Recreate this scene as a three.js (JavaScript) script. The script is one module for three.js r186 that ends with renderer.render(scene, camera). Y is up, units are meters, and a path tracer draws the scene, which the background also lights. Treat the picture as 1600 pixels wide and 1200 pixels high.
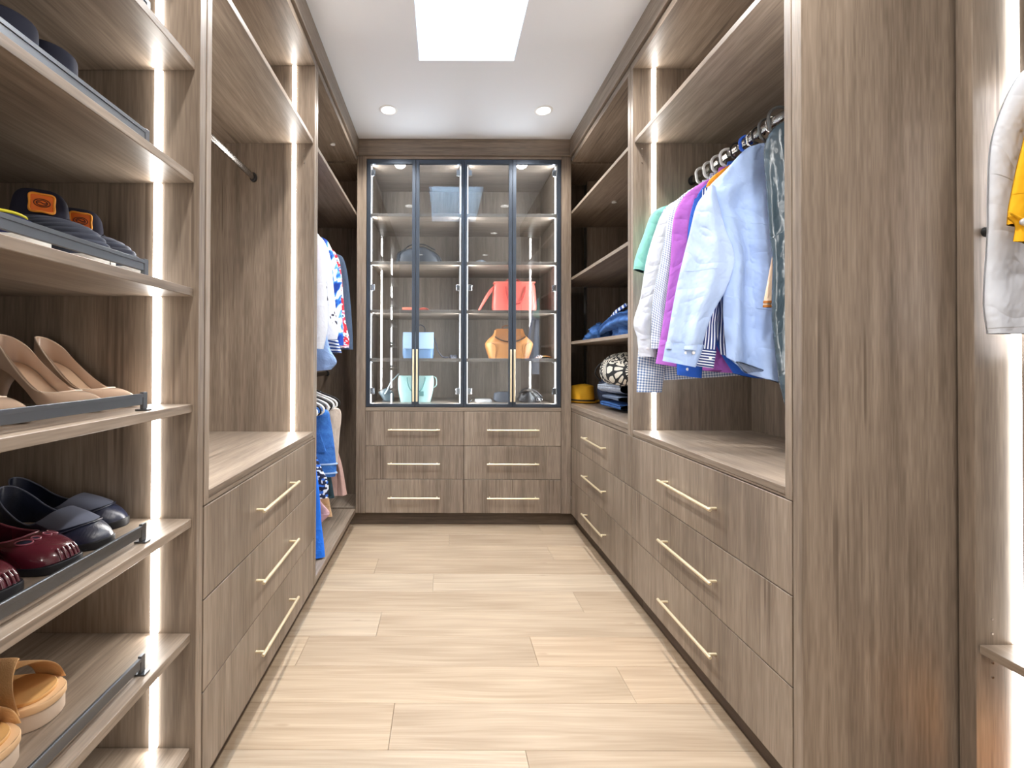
import * as THREE from 'three';
import { mergeGeometries } from 'three/addons/utils/BufferGeometryUtils.js';
import { RectAreaLightUniformsLib } from 'three/addons/lights/RectAreaLightUniformsLib.js';

// ---------------------------------------------------------------- camera, sky, light levels
const scene = new THREE.Scene();
const EYE = 1.138;
const camera = new THREE.PerspectiveCamera(2 * Math.atan(600 / 710) * 180 / Math.PI, 1600 / 1200, 0.05, 60);
camera.position.set(0, EYE, 0);
camera.rotation.set(0.008, 0, 0.0032);
camera.setViewOffset(1600, 1200, 108, 44.2, 1600, 1200);      // shifted lens
scene.add(camera);
scene.background = new THREE.Color(0.55, 0.77, 1.0);
scene.backgroundIntensity = 55;
const renderer = new THREE.WebGLRenderer({ antialias: true });
renderer.toneMapping = THREE.LinearToneMapping;
renderer.toneMappingExposure = 1.0;
renderer.shadowMap.enabled = true;
RectAreaLightUniformsLib.init();
const SPOT = 10;         // candela of each ceiling downlight
const STRIP = 25;        // radiance of the LED strips
const STRIP_GLOW = 11;    // glow of the diffuser itself
const DISPLAY_STRIP = 240;

// ---------------------------------------------------------------- small helpers
function rng(seed) { let a = seed >>> 0; return () => { a = (a + 0x6D2B79F5) | 0; let t = Math.imul(a ^ (a >>> 15), 1 | a); t = (t + Math.imul(t ^ (t >>> 7), 61 | t)) ^ t; return ((t ^ (t >>> 14)) >>> 0) / 4294967296; }; }
const R0 = rng(77);
const clamp = (v, a = 0, b = 1) => Math.min(b, Math.max(a, v));
const mix = (a, b, t) => a + (b - a) * t;
const sst = (a, b, t) => { t = clamp((t - a) / (b - a)); return t * t * (3 - 2 * t); };
function hash2(x, y, s) { let h = Math.imul(x, 374761393) ^ Math.imul(y, 668265263) ^ Math.imul(s, 2147483647 - 58); h = Math.imul(h ^ (h >>> 13), 1274126177); return ((h ^ (h >>> 16)) >>> 0) / 4294967296; }
// value noise that repeats after px cells across and py cells along
function pn(x, y, px, py, s) {
  const xi = Math.floor(x), yi = Math.floor(y), fx = x - xi, fy = y - yi, m = (v, p) => ((v % p) + p) % p;
  const u = fx * fx * (3 - 2 * fx), v = fy * fy * (3 - 2 * fy);
  const a = hash2(m(xi, px), m(yi, py), s), b = hash2(m(xi + 1, px), m(yi, py), s), c = hash2(m(xi, px), m(yi + 1, py), s), d = hash2(m(xi + 1, px), m(yi + 1, py), s);
  return mix(mix(a, b, u), mix(c, d, u), v);
}
const taken = {};
function numbered(n) { const k = taken[n] = (taken[n] ?? -1) + 1; return k ? n + '_' + String(k).padStart(3, '0') : n; }
const shadow = (o) => { o.traverse((m) => { if (m.isMesh) { m.castShadow = true; m.receiveShadow = true; } }); return o; };
function thing(name, label, category, pos = [0, 0, 0], group) {
  const g = new THREE.Group(); g.name = numbered(name); g.position.set(...pos); g.userData = { label, category };
  if (group) g.userData.group = group;
  scene.add(g); return g;
}
const originOf = new Map();
// a mesh under parent; geometry is given in world metres unless local is true
function part(parent, name, geo, mat, label, local = false) {
  const m = new THREE.Mesh(geo, mat); m.name = name; m.castShadow = m.receiveShadow = true;
  if (label) m.userData.label = label;
  if (!local) { let p = parent, x = 0, y = 0, z = 0; while (p && p !== scene) { x += p.position.x; y += p.position.y; z += p.position.z; p = p.parent; } geo.translate(-x, -y, -z); }
  parent.add(m); return m;
}
function struct(name, geo, mat) { const m = new THREE.Mesh(geo, mat); m.name = name; m.userData.kind = 'structure'; m.castShadow = m.receiveShadow = true; scene.add(m); return m; }

// chamfered box with uv in metres; v runs along the grain axis
function box(x0, x1, y0, y1, z0, z1, grain = 'y', c = 0.0012) {
  const lo = [Math.min(x0, x1), Math.min(y0, y1), Math.min(z0, z1)], hi = [Math.max(x0, x1), Math.max(y0, y1), Math.max(z0, z1)];
  const ce = lo.map((v, i) => (v + hi[i]) / 2), ha = lo.map((v, i) => (hi[i] - v) / 2);
  c = Math.min(c, ...ha.map((h) => h * 0.45));
  const pos = [], nor = [], uv = [], gi = 'xyz'.indexOf(grain), off = [R0() * 3, R0() * 3];
  const V = (a, s) => [0, 1, 2].map((k) => ce[k] + s[k] * (ha[k] - (k === a ? 0 : c)));
  const tri = (p, q, r) => {
    const e = [q[0] - p[0], q[1] - p[1], q[2] - p[2]], f = [r[0] - p[0], r[1] - p[1], r[2] - p[2]];
    let n = [e[1] * f[2] - e[2] * f[1], e[2] * f[0] - e[0] * f[2], e[0] * f[1] - e[1] * f[0]]; const l = Math.hypot(...n) || 1; n = n.map((v) => v / l);
    const mid = [0, 1, 2].map((k) => (p[k] + q[k] + r[k]) / 3 - ce[k]);
    if (n[0] * mid[0] + n[1] * mid[1] + n[2] * mid[2] < 0) { [q, r] = [r, q]; n = n.map((v) => -v); }
    const ab = n.map(Math.abs), na = ab.indexOf(Math.max(...ab));
    for (const P of [p, q, r]) {
      pos.push(...P); nor.push(...n);
      if (na === gi) { const o = [0, 1, 2].filter((k) => k !== na); uv.push(P[o[0]] + off[0], P[o[1]] * 0.3 + off[1]); }
      else { const o = 3 - na - gi; uv.push(P[o] + off[0] + na * 0.37, P[gi] + off[1]); }
    }
  };
  const quad = (a, b, d, e) => { tri(a, b, d); tri(a, d, e); };
  for (let a = 0; a < 3; a++) {
    const b = (a + 1) % 3, d = (a + 2) % 3;
    for (const s of [-1, 1]) { const f = (sb, sd) => { const t = []; t[a] = s; t[b] = sb; t[d] = sd; return V(a, t); }; quad(f(-1, -1), f(1, -1), f(1, 1), f(-1, 1)); }
    for (const sa of [-1, 1]) for (const sb of [-1, 1]) { const f = (w, sd) => { const t = []; t[a] = sa; t[b] = sb; t[d] = sd; return V(w, t); }; quad(f(a, -1), f(a, 1), f(b, 1), f(b, -1)); }
  }
  for (const s0 of [-1, 1]) for (const s1 of [-1, 1]) for (const s2 of [-1, 1]) tri(V(0, [s0, s1, s2]), V(1, [s0, s1, s2]), V(2, [s0, s1, s2]));
  const g = new THREE.BufferGeometry();
  g.setAttribute('position', new THREE.Float32BufferAttribute(pos, 3)); g.setAttribute('normal', new THREE.Float32BufferAttribute(nor, 3)); g.setAttribute('uv', new THREE.Float32BufferAttribute(uv, 2));
  return g;
}
const join = (...gs) => mergeGeometries(gs.flat().map((g) => { const h = g.index ? g.toNonIndexed() : g; if (!h.attributes.uv) h.setAttribute('uv', new THREE.Float32BufferAttribute(new Float32Array(h.attributes.position.count * 2), 2)); return h; }));
const V3 = (p) => new THREE.Vector3(...p);
function tube(pts, r, n = 24, m = 8, closed = false) { const g = new THREE.TubeGeometry(new THREE.CatmullRomCurve3(pts.map(V3), closed), n, r, m, closed); return g; }
function rod(a, b, r, m = 14, r2 = r) { const A = V3(a), B = V3(b), d = B.clone().sub(A), g = new THREE.CylinderGeometry(r2, r, d.length(), m, 1); g.applyQuaternion(new THREE.Quaternion().setFromUnitVectors(new THREE.Vector3(0, 1, 0), d.clone().normalize())); g.translate((A.x + B.x) / 2, (A.y + B.y) / 2, (A.z + B.z) / 2); return g; }
function grid(rows, cols, fn, closedCols = false) {     // fn(i, j) -> [x, y, z, u, v]
  const pos = [], uv = [], idx = [];
  for (let i = 0; i <= rows; i++) for (let j = 0; j <= cols; j++) { const p = fn(i, j); pos.push(p[0], p[1], p[2]); uv.push(p[3] ?? j / cols, p[4] ?? i / rows); }
  for (let i = 0; i < rows; i++) for (let j = 0; j < cols; j++) { const a = i * (cols + 1) + j, b = a + 1, c = a + cols + 1, d = c + 1; idx.push(a, c, b, b, c, d); }
  const g = new THREE.BufferGeometry();
  g.setAttribute('position', new THREE.Float32BufferAttribute(pos, 3)); g.setAttribute('uv', new THREE.Float32BufferAttribute(uv, 2)); g.setIndex(idx); g.computeVertexNormals();
  if (closedCols) { const n = g.attributes.normal; for (let i = 0; i <= rows; i++) { const a = i * (cols + 1), b = a + cols, x = n.getX(a) + n.getX(b), y = n.getY(a) + n.getY(b), z = n.getZ(a) + n.getZ(b), l = Math.hypot(x, y, z) || 1; n.setXYZ(a, x / l, y / l, z / l); n.setXYZ(b, x / l, y / l, z / l); } }
  return g;
}
// a flattened tube of cloth between a left and a right edge; both edges are lists of points
function ribbon(L, R, o = {}) {
  const N = o.rows ?? 28, M = o.cols ?? 28, cl = new THREE.CatmullRomCurve3(L.map(V3), false, 'centripetal'), cr = new THREE.CatmullRomCurve3(R.map(V3), false, 'centripetal');
  const rnd = rng(o.seed ?? 1), waves = Array.from({ length: o.folds ?? 5 }, () => ({ f: (o.freq ?? 5) * (0.6 + rnd() * 1.2), p: rnd() * 6.28, d: (rnd() - 0.5) * 6, a: 0.4 + rnd() * 0.9 }));
  const rows = []; let along = 0, prev = null;
  for (let i = 0; i <= N; i++) {
    const t = i / N, a = cl.getPoint(t), b = cr.getPoint(t), c = a.clone().add(b).multiplyScalar(0.5);
    if (prev) along += c.distanceTo(prev); prev = c; rows.push({ a, b, c, along });
  }
  const total = along || 1;
  for (let i = 0; i <= N; i++) {
    const r = rows[i], p = rows[Math.max(0, i - 1)].c, q = rows[Math.min(N, i + 1)].c;
    r.tan = q.clone().sub(p).normalize(); r.ac = r.b.clone().sub(r.a); r.w = r.ac.length() / 2; r.ac.normalize();
    r.n = r.tan.clone().cross(r.ac).normalize(); if (o.face && r.n.dot(V3(o.face)) < 0) r.n.negate();
  }
  const th = typeof o.thick === 'function' ? o.thick : (t) => (o.thick ?? 0.02), pw = o.pow ?? 0.85, amp = o.amp ?? 0.004, sg = (v, e) => Math.sign(v) * Math.abs(v) ** e;
  const g = grid(N, M, (i, j) => {
    const r = rows[i], t = i / N, ph = j / M * Math.PI * 2, cx = sg(Math.cos(ph), pw), sy = sg(Math.sin(ph), pw);
    let f = 0; for (const w of waves) f += w.a * Math.sin(w.f * cx * (r.w / 0.2 + 0.25) + w.p + w.d * t); const rg = (1 - Math.abs(2 * pn(cx * r.w * 26 + 9 + r.along * 7, r.along * 9 + 3, 97, 97, (o.seed ?? 1) + 5) - 1)) ** 2 - 0.35; f *= amp * (o.env ? o.env(t) : 0.35 + 0.65 * t) / Math.sqrt(waves.length || 1); f += rg * (o.wr ?? amp * 0.7);
    const h = th(t) * sy + f * (1 - 0.5 * Math.abs(cx) ** 4);
    const drop = (o.hem ?? 0) * sst(0.75, 1, t) * (1 - cx * cx);
    return [r.c.x + r.ac.x * cx * r.w + r.n.x * h, r.c.y + r.ac.y * cx * r.w + r.n.y * h - drop, r.c.z + r.ac.z * cx * r.w + r.n.z * h, (sy < 0 ? 2 * r.w - cx * r.w : cx * r.w) + (o.u ?? 0), -r.along];
  }, true);
  if (o.caps === false) return g;
  const pos = Array.from(g.attributes.position.array), nor = Array.from(g.attributes.normal.array), uv = Array.from(g.attributes.uv.array), idx = Array.from(g.index.array);
  for (const [i, s] of [[0, -1], [N, 1]]) {
    const base = pos.length / 3, r = rows[i]; let cx = 0, cy = 0, cz = 0;
    for (let j = 0; j < M; j++) { const k = (i * (M + 1) + j) * 3; cx += pos[k] / M; cy += pos[k + 1] / M; cz += pos[k + 2] / M; }
    const dn = r.tan.clone().multiplyScalar(s);
    for (let j = 0; j <= M; j++) { const k = i * (M + 1) + j; pos.push(pos[k * 3], pos[k * 3 + 1], pos[k * 3 + 2]); nor.push(dn.x, dn.y, dn.z); uv.push(uv[k * 2], uv[k * 2 + 1]); }
    pos.push(cx, cy, cz); nor.push(dn.x, dn.y, dn.z); uv.push(0, 0); const ci = base + M + 1;
    for (let j = 0; j < M; j++) s > 0 ? idx.push(base + j, ci, base + j + 1) : idx.push(base + j, base + j + 1, ci);
  }
  const h = new THREE.BufferGeometry();
  h.setAttribute('position', new THREE.Float32BufferAttribute(pos, 3)); h.setAttribute('normal', new THREE.Float32BufferAttribute(nor, 3)); h.setAttribute('uv', new THREE.Float32BufferAttribute(uv, 2)); h.setIndex(idx);
  return h;
}

// ---------------------------------------------------------------- textures
function tex(w, h, fn, size, srgb = true) {
  const d = new Uint8Array(w * h * 4);
  for (let y = 0; y < h; y++) for (let x = 0; x < w; x++) { const c = fn(x / w, y / h, x, y), k = (y * w + x) * 4; d[k] = clamp(c[0], 0, 255); d[k + 1] = clamp(c[1], 0, 255); d[k + 2] = clamp(c[2], 0, 255); d[k + 3] = 255; }
  const t = new THREE.DataTexture(d, w, h, THREE.RGBAFormat); t.wrapS = t.wrapT = THREE.RepeatWrapping; t.magFilter = THREE.LinearFilter; t.minFilter = THREE.LinearMipmapLinearFilter; t.generateMipmaps = true;
  if (srgb) t.colorSpace = THREE.SRGBColorSpace; t.repeat.set(1 / size[0], 1 / size[1]); t.needsUpdate = true; return t;
}
const mix3 = (a, b, t) => [mix(a[0], b[0], t), mix(a[1], b[1], t), mix(a[2], b[2], t)];
// taupe veneer: u across the grain (0.8 m), v along it (2.4 m)
const woodTex = tex(1024, 1024, (u, v) => {
  const w = (pn(u * 5, v * 3, 5, 3, 9) - 0.5) * 0.008 + (pn(u * 9, v * 8, 9, 8, 19) - 0.5) * 0.003, q = u + w;
  const broad = pn(q * 9, v * 2, 9, 2, 1) * 0.6 + pn(q * 20, v * 3, 20, 3, 2) * 0.4;
  const streak = pn(q * 60, v * 9, 60, 9, 3) * 0.5 + pn(q * 118, v * 16, 118, 16, 4) * 0.5;
  const fine = pn(q * 300, v * 60, 300, 60, 5);
  const dark = sst(0.72, 0.95, pn(q * 90, v * 6, 90, 6, 6)) * 0.5 * sst(0.4, 0.8, pn(u * 6, v * 5, 6, 5, 8));
  let t = 0.5 + (broad - 0.5) * 0.66 + (streak - 0.5) * 0.5 + (fine - 0.5) * 0.3;
  const c = mix3([100, 87, 75], [166, 150, 134], clamp(t)); return mix3(c, [70, 58, 48], dark);
}, [0.8, 2.4]);
// pale oak: u across the plank (0.36 m), v along it (2 m)
const oakTex = tex(512, 1024, (u, v) => {
  const q = u + (pn(u * 3, v * 5, 3, 5, 29) - 0.5) * 0.06;
  const b = pn(q * 4, v * 3, 4, 3, 21), s = pn(q * 26, v * 5, 26, 5, 22), f = pn(q * 110, v * 18, 110, 18, 23), cloud = pn(u * 5, v * 9, 5, 9, 24);
  const kn = sst(0.93, 1, pn(q * 7, v * 13, 7, 13, 27)) * sst(0.55, 0.7, pn(u * 2, v * 4, 2, 4, 28)) * 0.4;
  const t = 0.5 + (b - 0.5) * 0.32 + (s - 0.5) * 0.36 + (f - 0.5) * 0.34 + (cloud - 0.5) * 0.34;
  return mix3(mix3([158, 138, 116], [199, 180, 157], clamp(t)), [130, 108, 88], kn);
}, [0.36, 2.0]);
const wrinkle = tex(256, 256, (u, v) => { const n = (pn(u * 6, v * 6, 6, 6, 41) * 0.5 + pn(u * 13, v * 11, 13, 11, 42) * 0.3 + pn(u * 34, v * 30, 34, 30, 43) * 0.2), r = 1 - Math.abs(2 * pn(u * 5 + v * 3, v * 7, 5, 7, 44) - 1), g = 255 * clamp(n * 0.75 + r * r * 0.25); return [g, g, g]; }, [0.26, 0.3], false);
const leatherBump = tex(256, 256, (u, v) => { const g = 255 * (pn(u * 60, v * 60, 60, 60, 51) * 0.6 + pn(u * 25, v * 25, 25, 25, 52) * 0.4); return [g, g, g]; }, [0.12, 0.12], false);
const stripeTex = tex(128, 8, (u) => (u % 0.5) / 0.5 < 0.42 ? [238, 241, 248] : [34, 56, 120], [0.02, 0.02]);
const stripeAcross = tex(8, 128, (u, v) => (v % 0.5) / 0.5 < 0.42 ? [240, 243, 250] : [34, 56, 120], [0.02, 0.02]);
const wideStripe = tex(8, 64, (u, v) => v < 0.5 ? [236, 240, 250] : [40, 74, 150], [0.03, 0.03]);
const gingham = tex(64, 64, (u, v) => { const a = u < 0.5, b = v < 0.5; return a && b ? [96, 122, 168] : a || b ? [178, 194, 220] : [242, 245, 250]; }, [0.011, 0.011]);
const microCheck = tex(64, 64, (u, v) => { const a = u < 0.4, b = v < 0.4; return a && b ? [120, 138, 172] : a || b ? [186, 196, 216] : [234, 238, 245]; }, [0.009, 0.009]);
const mottledGrey = tex(128, 128, (u, v) => { const n = pn(u * 40, v * 10, 40, 10, 61); return mix3([150, 162, 182], [206, 214, 228], n); }, [0.1, 0.1]);
const tieDye = tex(256, 256, (u, v) => { const n = pn(u * 5, v * 6, 5, 6, 71) * 0.6 + pn(u * 16, v * 18, 16, 18, 72) * 0.4; const c = n < 0.42 ? [238, 244, 252] : n < 0.5 ? [110, 176, 232] : n < 0.62 ? [36, 110, 208] : [20, 66, 166]; return c; }, [0.3, 0.3]);
const floral = tex(256, 256, (u, v) => { const n = pn(u * 10, v * 10, 10, 10, 81), m = pn(u * 14, v * 14, 14, 14, 82); return n > 0.62 ? [206, 34, 52] : m > 0.68 ? [226, 90, 130] : m < 0.22 ? [60, 80, 140] : [244, 238, 240]; }, [0.22, 0.22]);
const sprigs = tex(256, 256, (u, v) => { const a = sst(0.3, 0.7, Math.sin(v * 6.28) * 0.5 + 0.5), n = pn(u * 34, v * 34, 34, 34, 91), m = pn(u * 9, v * 9, 9, 9, 92); return n > 0.74 && m > 0.48 && a > 0.3 ? [46, 46, 66] : [226, 228, 236]; }, [0.26, 0.5]);
const paisley = tex(128, 128, (u, v) => { const n = pn(u * 16, v * 16, 16, 16, 95), m = pn(u * 9, v * 9, 9, 9, 96); return n > 0.66 ? [228, 236, 246] : m > 0.66 ? [52, 110, 206] : [20, 26, 58]; }, [0.16, 0.16]);
const denimTex = tex(128, 128, (u, v, x, y) => { const d = ((x + y) % 4) / 4, n = pn(u * 40, v * 40, 40, 40, 97), b = pn(u * 4, v * 5, 4, 5, 98); return mix3([22, 76, 158], [76, 138, 214], clamp(n * 0.4 + d * 0.2 + b * 0.5)); }, [0.09, 0.09]);
const darkDenim = tex(128, 128, (u, v, x, y) => { const d = ((x + y) % 4) / 4, n = pn(u * 40, v * 40, 40, 40, 197), b = pn(u * 4, v * 5, 4, 5, 198); return mix3([24, 62, 118], [62, 112, 176], clamp(n * 0.4 + d * 0.2 + b * 0.5)); }, [0.09, 0.09]);
const heather = tex(128, 128, (u, v) => { const n = pn(u * 50, v * 50, 50, 50, 101) * 0.5 + pn(u * 20, v * 60, 20, 60, 102) * 0.5; return mix3([92, 108, 134], [150, 164, 188], n); }, [0.12, 0.12]);
const butterfly = tex(512, 512, (u, v) => {
  // a spray of pale wing cells on black, with a band of small spots below
  const x = u - 1.02, y = v - 0.42, r = Math.hypot(x, y), th = Math.atan2(y, -x);
  if (v < 0.36) { const n = pn(u * 26, v * 26, 26, 26, 111), m = pn(u * 44, v * 44, 44, 44, 112); return n * 0.5 + m * 0.5 > 0.52 ? [232, 226, 212] : [14, 14, 16]; }
  const k = th * 5.4, cell = Math.abs((k % 1 + 1) % 1 - 0.5), rr = (r * 3.1) % 1; return cell < 0.36 * (1 - Math.abs(rr - 0.5) ** 2 * 2.2) && rr > 0.1 && rr < 0.9 ? [236, 230, 216] : [14, 14, 16];
}, [1, 1]);

// ---------------------------------------------------------------- materials
const std = (color, rough, o = {}) => new THREE.MeshStandardMaterial({ color, roughness: rough, ...o });
const M = {
  wood: std(0xffffff, 0.42, { map: woodTex }),
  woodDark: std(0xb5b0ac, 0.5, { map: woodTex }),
  carcass: std(0x3a302a, 0.8),
  ceiling: std(0xeceff4, 0.9), wall: std(0xdad8d4, 0.9), well: std(0xf4f5f6, 0.9),
  led: new THREE.MeshStandardMaterial({ color: 0xffffff, emissive: new THREE.Color(1, 0.97, 0.92), emissiveIntensity: STRIP_GLOW, roughness: 0.6 }),
  ledDisplay: new THREE.MeshStandardMaterial({ color: 0xffffff, emissive: new THREE.Color(1, 0.98, 0.95), emissiveIntensity: 5, roughness: 0.6 }),
  lens: new THREE.MeshStandardMaterial({ color: 0xffffff, emissive: new THREE.Color(1, 0.96, 0.9), emissiveIntensity: 6, roughness: 0.6 }),
  whitePaint: std(0xf2f2f0, 0.5),
  trimPaint: std(0xf2f2f0, 0.5, { side: THREE.DoubleSide }),
  gold: std(new THREE.Color(0.95, 0.84, 0.6), 0.36, { metalness: 0.75 }),
  gun: std(new THREE.Color(0.16, 0.17, 0.185), 0.34, { metalness: 0.9 }),
  railMetal: std(new THREE.Color(0.36, 0.34, 0.32), 0.26, { metalness: 1 }),
  blackMetal: std(new THREE.Color(0.05, 0.052, 0.056), 0.35, { metalness: 0.8 }),
  frame: std(new THREE.Color(0.06, 0.075, 0.1), 0.36, { metalness: 0.6 }),
  chrome: std(new THREE.Color(0.75, 0.75, 0.76), 0.18, { metalness: 1 }),
  glass: new THREE.MeshPhysicalMaterial({ color: new THREE.Color(0.82, 0.87, 0.92), transmission: 1, thickness: 0, roughness: 0, ior: 1.8 }),
  clearGlass: new THREE.MeshPhysicalMaterial({ color: 0xffffff, transmission: 1, thickness: 0, roughness: 0, ior: 1.45 }),
};
const cloth = (color, o = {}) => std(color, o.rough ?? 0.82, { bumpMap: wrinkle, bumpScale: o.bump ?? 0.006, map: o.map ?? null, side: THREE.DoubleSide });
const leather = (color, rough = 0.45, o = {}) => std(color, rough, { bumpMap: leatherBump, bumpScale: 0.0003, ...o });

// ---------------------------------------------------------------- main planes (metres; z is negative away from the camera)
const LX = -0.588, RX = 0.871, BZ = -3.087, LB = -1.15, RB = 1.431, CEIL = 2.636, TOP = 2.48, TOPU = 2.512;

// ---------------------------------------------------------------- shell
const WX0 = -1.18, WX1 = 1.84, WZ0 = -3.72, WZ1 = 1.4, T = 0.12;
const SK = { x0: -0.123, x1: 0.351, z0: -2.266, z1: -1.264 };
struct('wall_left', box(WX0 - T, WX0, 0, CEIL, WZ0, WZ1), M.wall);
struct('wall_right', box(WX1, WX1 + T, 0, CEIL, WZ0, WZ1), M.wall);
struct('wall_back', box(WX0 - T, WX1 + T, 0, CEIL, WZ0 - T, WZ0), M.wall);
struct('wall_front', box(WX0 - T, WX1 + T, 0, CEIL, WZ1, WZ1 + T), M.wall);
{
  const s = new THREE.Shape([[WX0 - T, -WZ0 + T], [WX1 + T, -WZ0 + T], [WX1 + T, -WZ1 - T], [WX0 - T, -WZ1 - T]].map((p) => new THREE.Vector2(...p)));
  s.holes.push(new THREE.Path([[SK.x0, -SK.z0], [SK.x0, -SK.z1], [SK.x1, -SK.z1], [SK.x1, -SK.z0]].map((p) => new THREE.Vector2(...p))));
  for (const z of [-2.72, -1.77, -0.82, 0.3]) for (const x of [-0.332, 0.6]) s.holes.push(new THREE.Path(Array.from({ length: 40 }, (_, i) => new THREE.Vector2(x + 0.045 * Math.cos(i / 40 * Math.PI * 2), -z + 0.045 * Math.sin(i / 40 * Math.PI * 2)))));
  const g = new THREE.ExtrudeGeometry(s, { depth: 0.1, bevelEnabled: false }); g.rotateX(-Math.PI / 2); g.translate(0, CEIL, 0);
  struct('ceiling', g, M.ceiling);
  const h0 = CEIL + 0.1, h1 = CEIL + 0.72;
  struct('trim_1', join(box(SK.x0 - 0.06, SK.x0, h0, h1, SK.z0 - 0.06, SK.z1 + 0.06), box(SK.x1, SK.x1 + 0.06, h0, h1, SK.z0 - 0.06, SK.z1 + 0.06), box(SK.x0, SK.x1, h0, h1, SK.z0 - 0.06, SK.z0), box(SK.x0, SK.x1, h0, h1, SK.z1, SK.z1 + 0.06)), M.well);
  const mz = (SK.z0 + SK.z1) / 2, w = struct('window_1', join(box(SK.x0 - 0.06, SK.x0 + 0.04, h1, h1 + 0.06, SK.z0 - 0.06, SK.z1 + 0.06), box(SK.x1 - 0.04, SK.x1 + 0.06, h1, h1 + 0.06, SK.z0 - 0.06, SK.z1 + 0.06), box(SK.x0 + 0.04, SK.x1 - 0.04, h1, h1 + 0.06, SK.z0 - 0.06, SK.z0 + 0.04), box(SK.x0 + 0.04, SK.x1 - 0.04, h1, h1 + 0.06, SK.z1 - 0.04, SK.z1 + 0.06), box(SK.x0 + 0.04, SK.x1 - 0.04, h1, h1 + 0.05, mz - 0.015, mz + 0.015)), M.whitePaint);
  part(w, 'pane', box(SK.x0 + 0.04, SK.x1 - 0.04, h1 + 0.028, h1 + 0.032, SK.z0 + 0.04, mz - 0.016), M.clearGlass);
  part(w, 'pane', box(SK.x0 + 0.04, SK.x1 - 0.04, h1 + 0.028, h1 + 0.032, mz + 0.016, SK.z1 - 0.04), M.clearGlass);
}
// floor: pale oak planks laid across the aisle
{
  const fl = struct('floor', box(WX0 - T, WX1 + T, -0.12, -0.013, WZ0 - T, WZ1 + T), M.carcass);
  const tones = [0xffffff, 0xf8f5f2, 0xfff9f3, 0xf2eeea, 0xfbf7f2].map((c) => std(c, 0.5, { map: oakTex }));
  const rnd = rng(5), W = 0.181, z0 = -1.3327;
  const joints = { '-1': [0.244], 0: [-0.156], 1: [0.646], 2: [-0.544, 0.36], 3: [-0.271], 4: [0.64], 5: [-0.046], 6: [-0.362], 7: [0.637], 8: [0.044], 9: [0.659, -0.62] };
  for (let r = -15; r <= 13; r++) {
    const za = Math.max(z0 - W * (r + 1), WZ0), zb = Math.min(z0 - W * r, WZ1); if (zb - za < 0.01) continue;
    const js = joints[r + 0] ?? [mix(-0.9, 0.2, rnd()), mix(0.5, 1.5, rnd())], xs = [WX0, ...[...js].sort((a, b) => a - b), WX1];
    if (xs[1] - xs[0] > 1.5) xs.splice(1, 0, xs[1] - 1.3); if (xs[xs.length - 1] - xs[xs.length - 2] > 1.7) xs.splice(xs.length - 1, 0, xs[xs.length - 2] + 1.35);
    for (let k = 0; k + 1 < xs.length; k++) part(fl, 'plank', box(xs[k] + 0.0004, xs[k + 1] - 0.0004, -0.013, 0, za + 0.0004, zb - 0.0004, 'x', 0.0011), tones[Math.floor(rnd() * tones.length)]).name = numbered('plank');
  }
}
// fascia boards between the cabinet tops and the ceiling
struct('trim_2', box(-0.5965, -0.5765, 2.52, CEIL, -3.075, 0.02, 'z'), M.wood);
struct('trim_3', box(0.859, 0.879, 2.52, CEIL, -3.075, -1.102, 'z'), M.wood);
struct('trim_4', box(-0.5965, 0.879, 2.524, CEIL, -3.097, -3.0752, 'x'), M.wood);
struct('trim_5', box(0.8795, 1.2405, 2.52, CEIL, -1.122, -1.102, 'x'), M.wood);
struct('trim_6', box(1.2408, 1.2608, 2.52, CEIL, -1.102, 0.12, 'z'), M.wood);

// ---------------------------------------------------------------- fittings shared by the cabinets
// LED strip let into a panel face; side is the way it looks: '+z', '-z', '+x', '-x'. gaps are the [y0, y1] bays between shelves
function ledStrip(cab, at, face, side, bays, o = {}) {
  const w = o.w ?? 0.018, m = o.mat ?? M.led, d = side[0] === '+' ? 1 : -1;
  for (const [y0, y1] of bays) {
    const g = new THREE.CylinderGeometry(w / 2, w / 2, y1 - y0, 14, 1, false, 0, Math.PI); g.scale(1.25, 1, 1);   // half round, bulging to +x
    g.rotateY(side === '+x' ? 0 : side === '-x' ? Math.PI : side === '+z' ? -Math.PI / 2 : Math.PI / 2);
    side[1] === 'z' ? g.translate(at, (y0 + y1) / 2, face + d * 0.0004) : g.translate(face + d * 0.0004, (y0 + y1) / 2, at);
    part(cab, 'led_strip', g, m);
  }
  const a = bays[0][0], b = bays[bays.length - 1][1], L = new THREE.RectAreaLight(new THREE.Color(1, 0.97, 0.93), o.power ?? STRIP, w, b - a);
  side[1] === 'z' ? L.position.set(at, (a + b) / 2, face + d * 0.0125) : L.position.set(face + d * 0.0125, (a + b) / 2, at);
  L.rotation.y = { '-z': 0, '+z': Math.PI, '+x': -Math.PI / 2, '-x': Math.PI / 2 }[side];
  scene.add(L);
}
const bays = (y0, y1, shelves) => { const out = []; let y = y0; for (const [a, b] of [...shelves].sort((p, q) => p[0] - q[0])) { out.push([y + 0.002, a - 0.002]); y = b; } out.push([y + 0.002, y1 - 0.002]); return out; };
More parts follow.
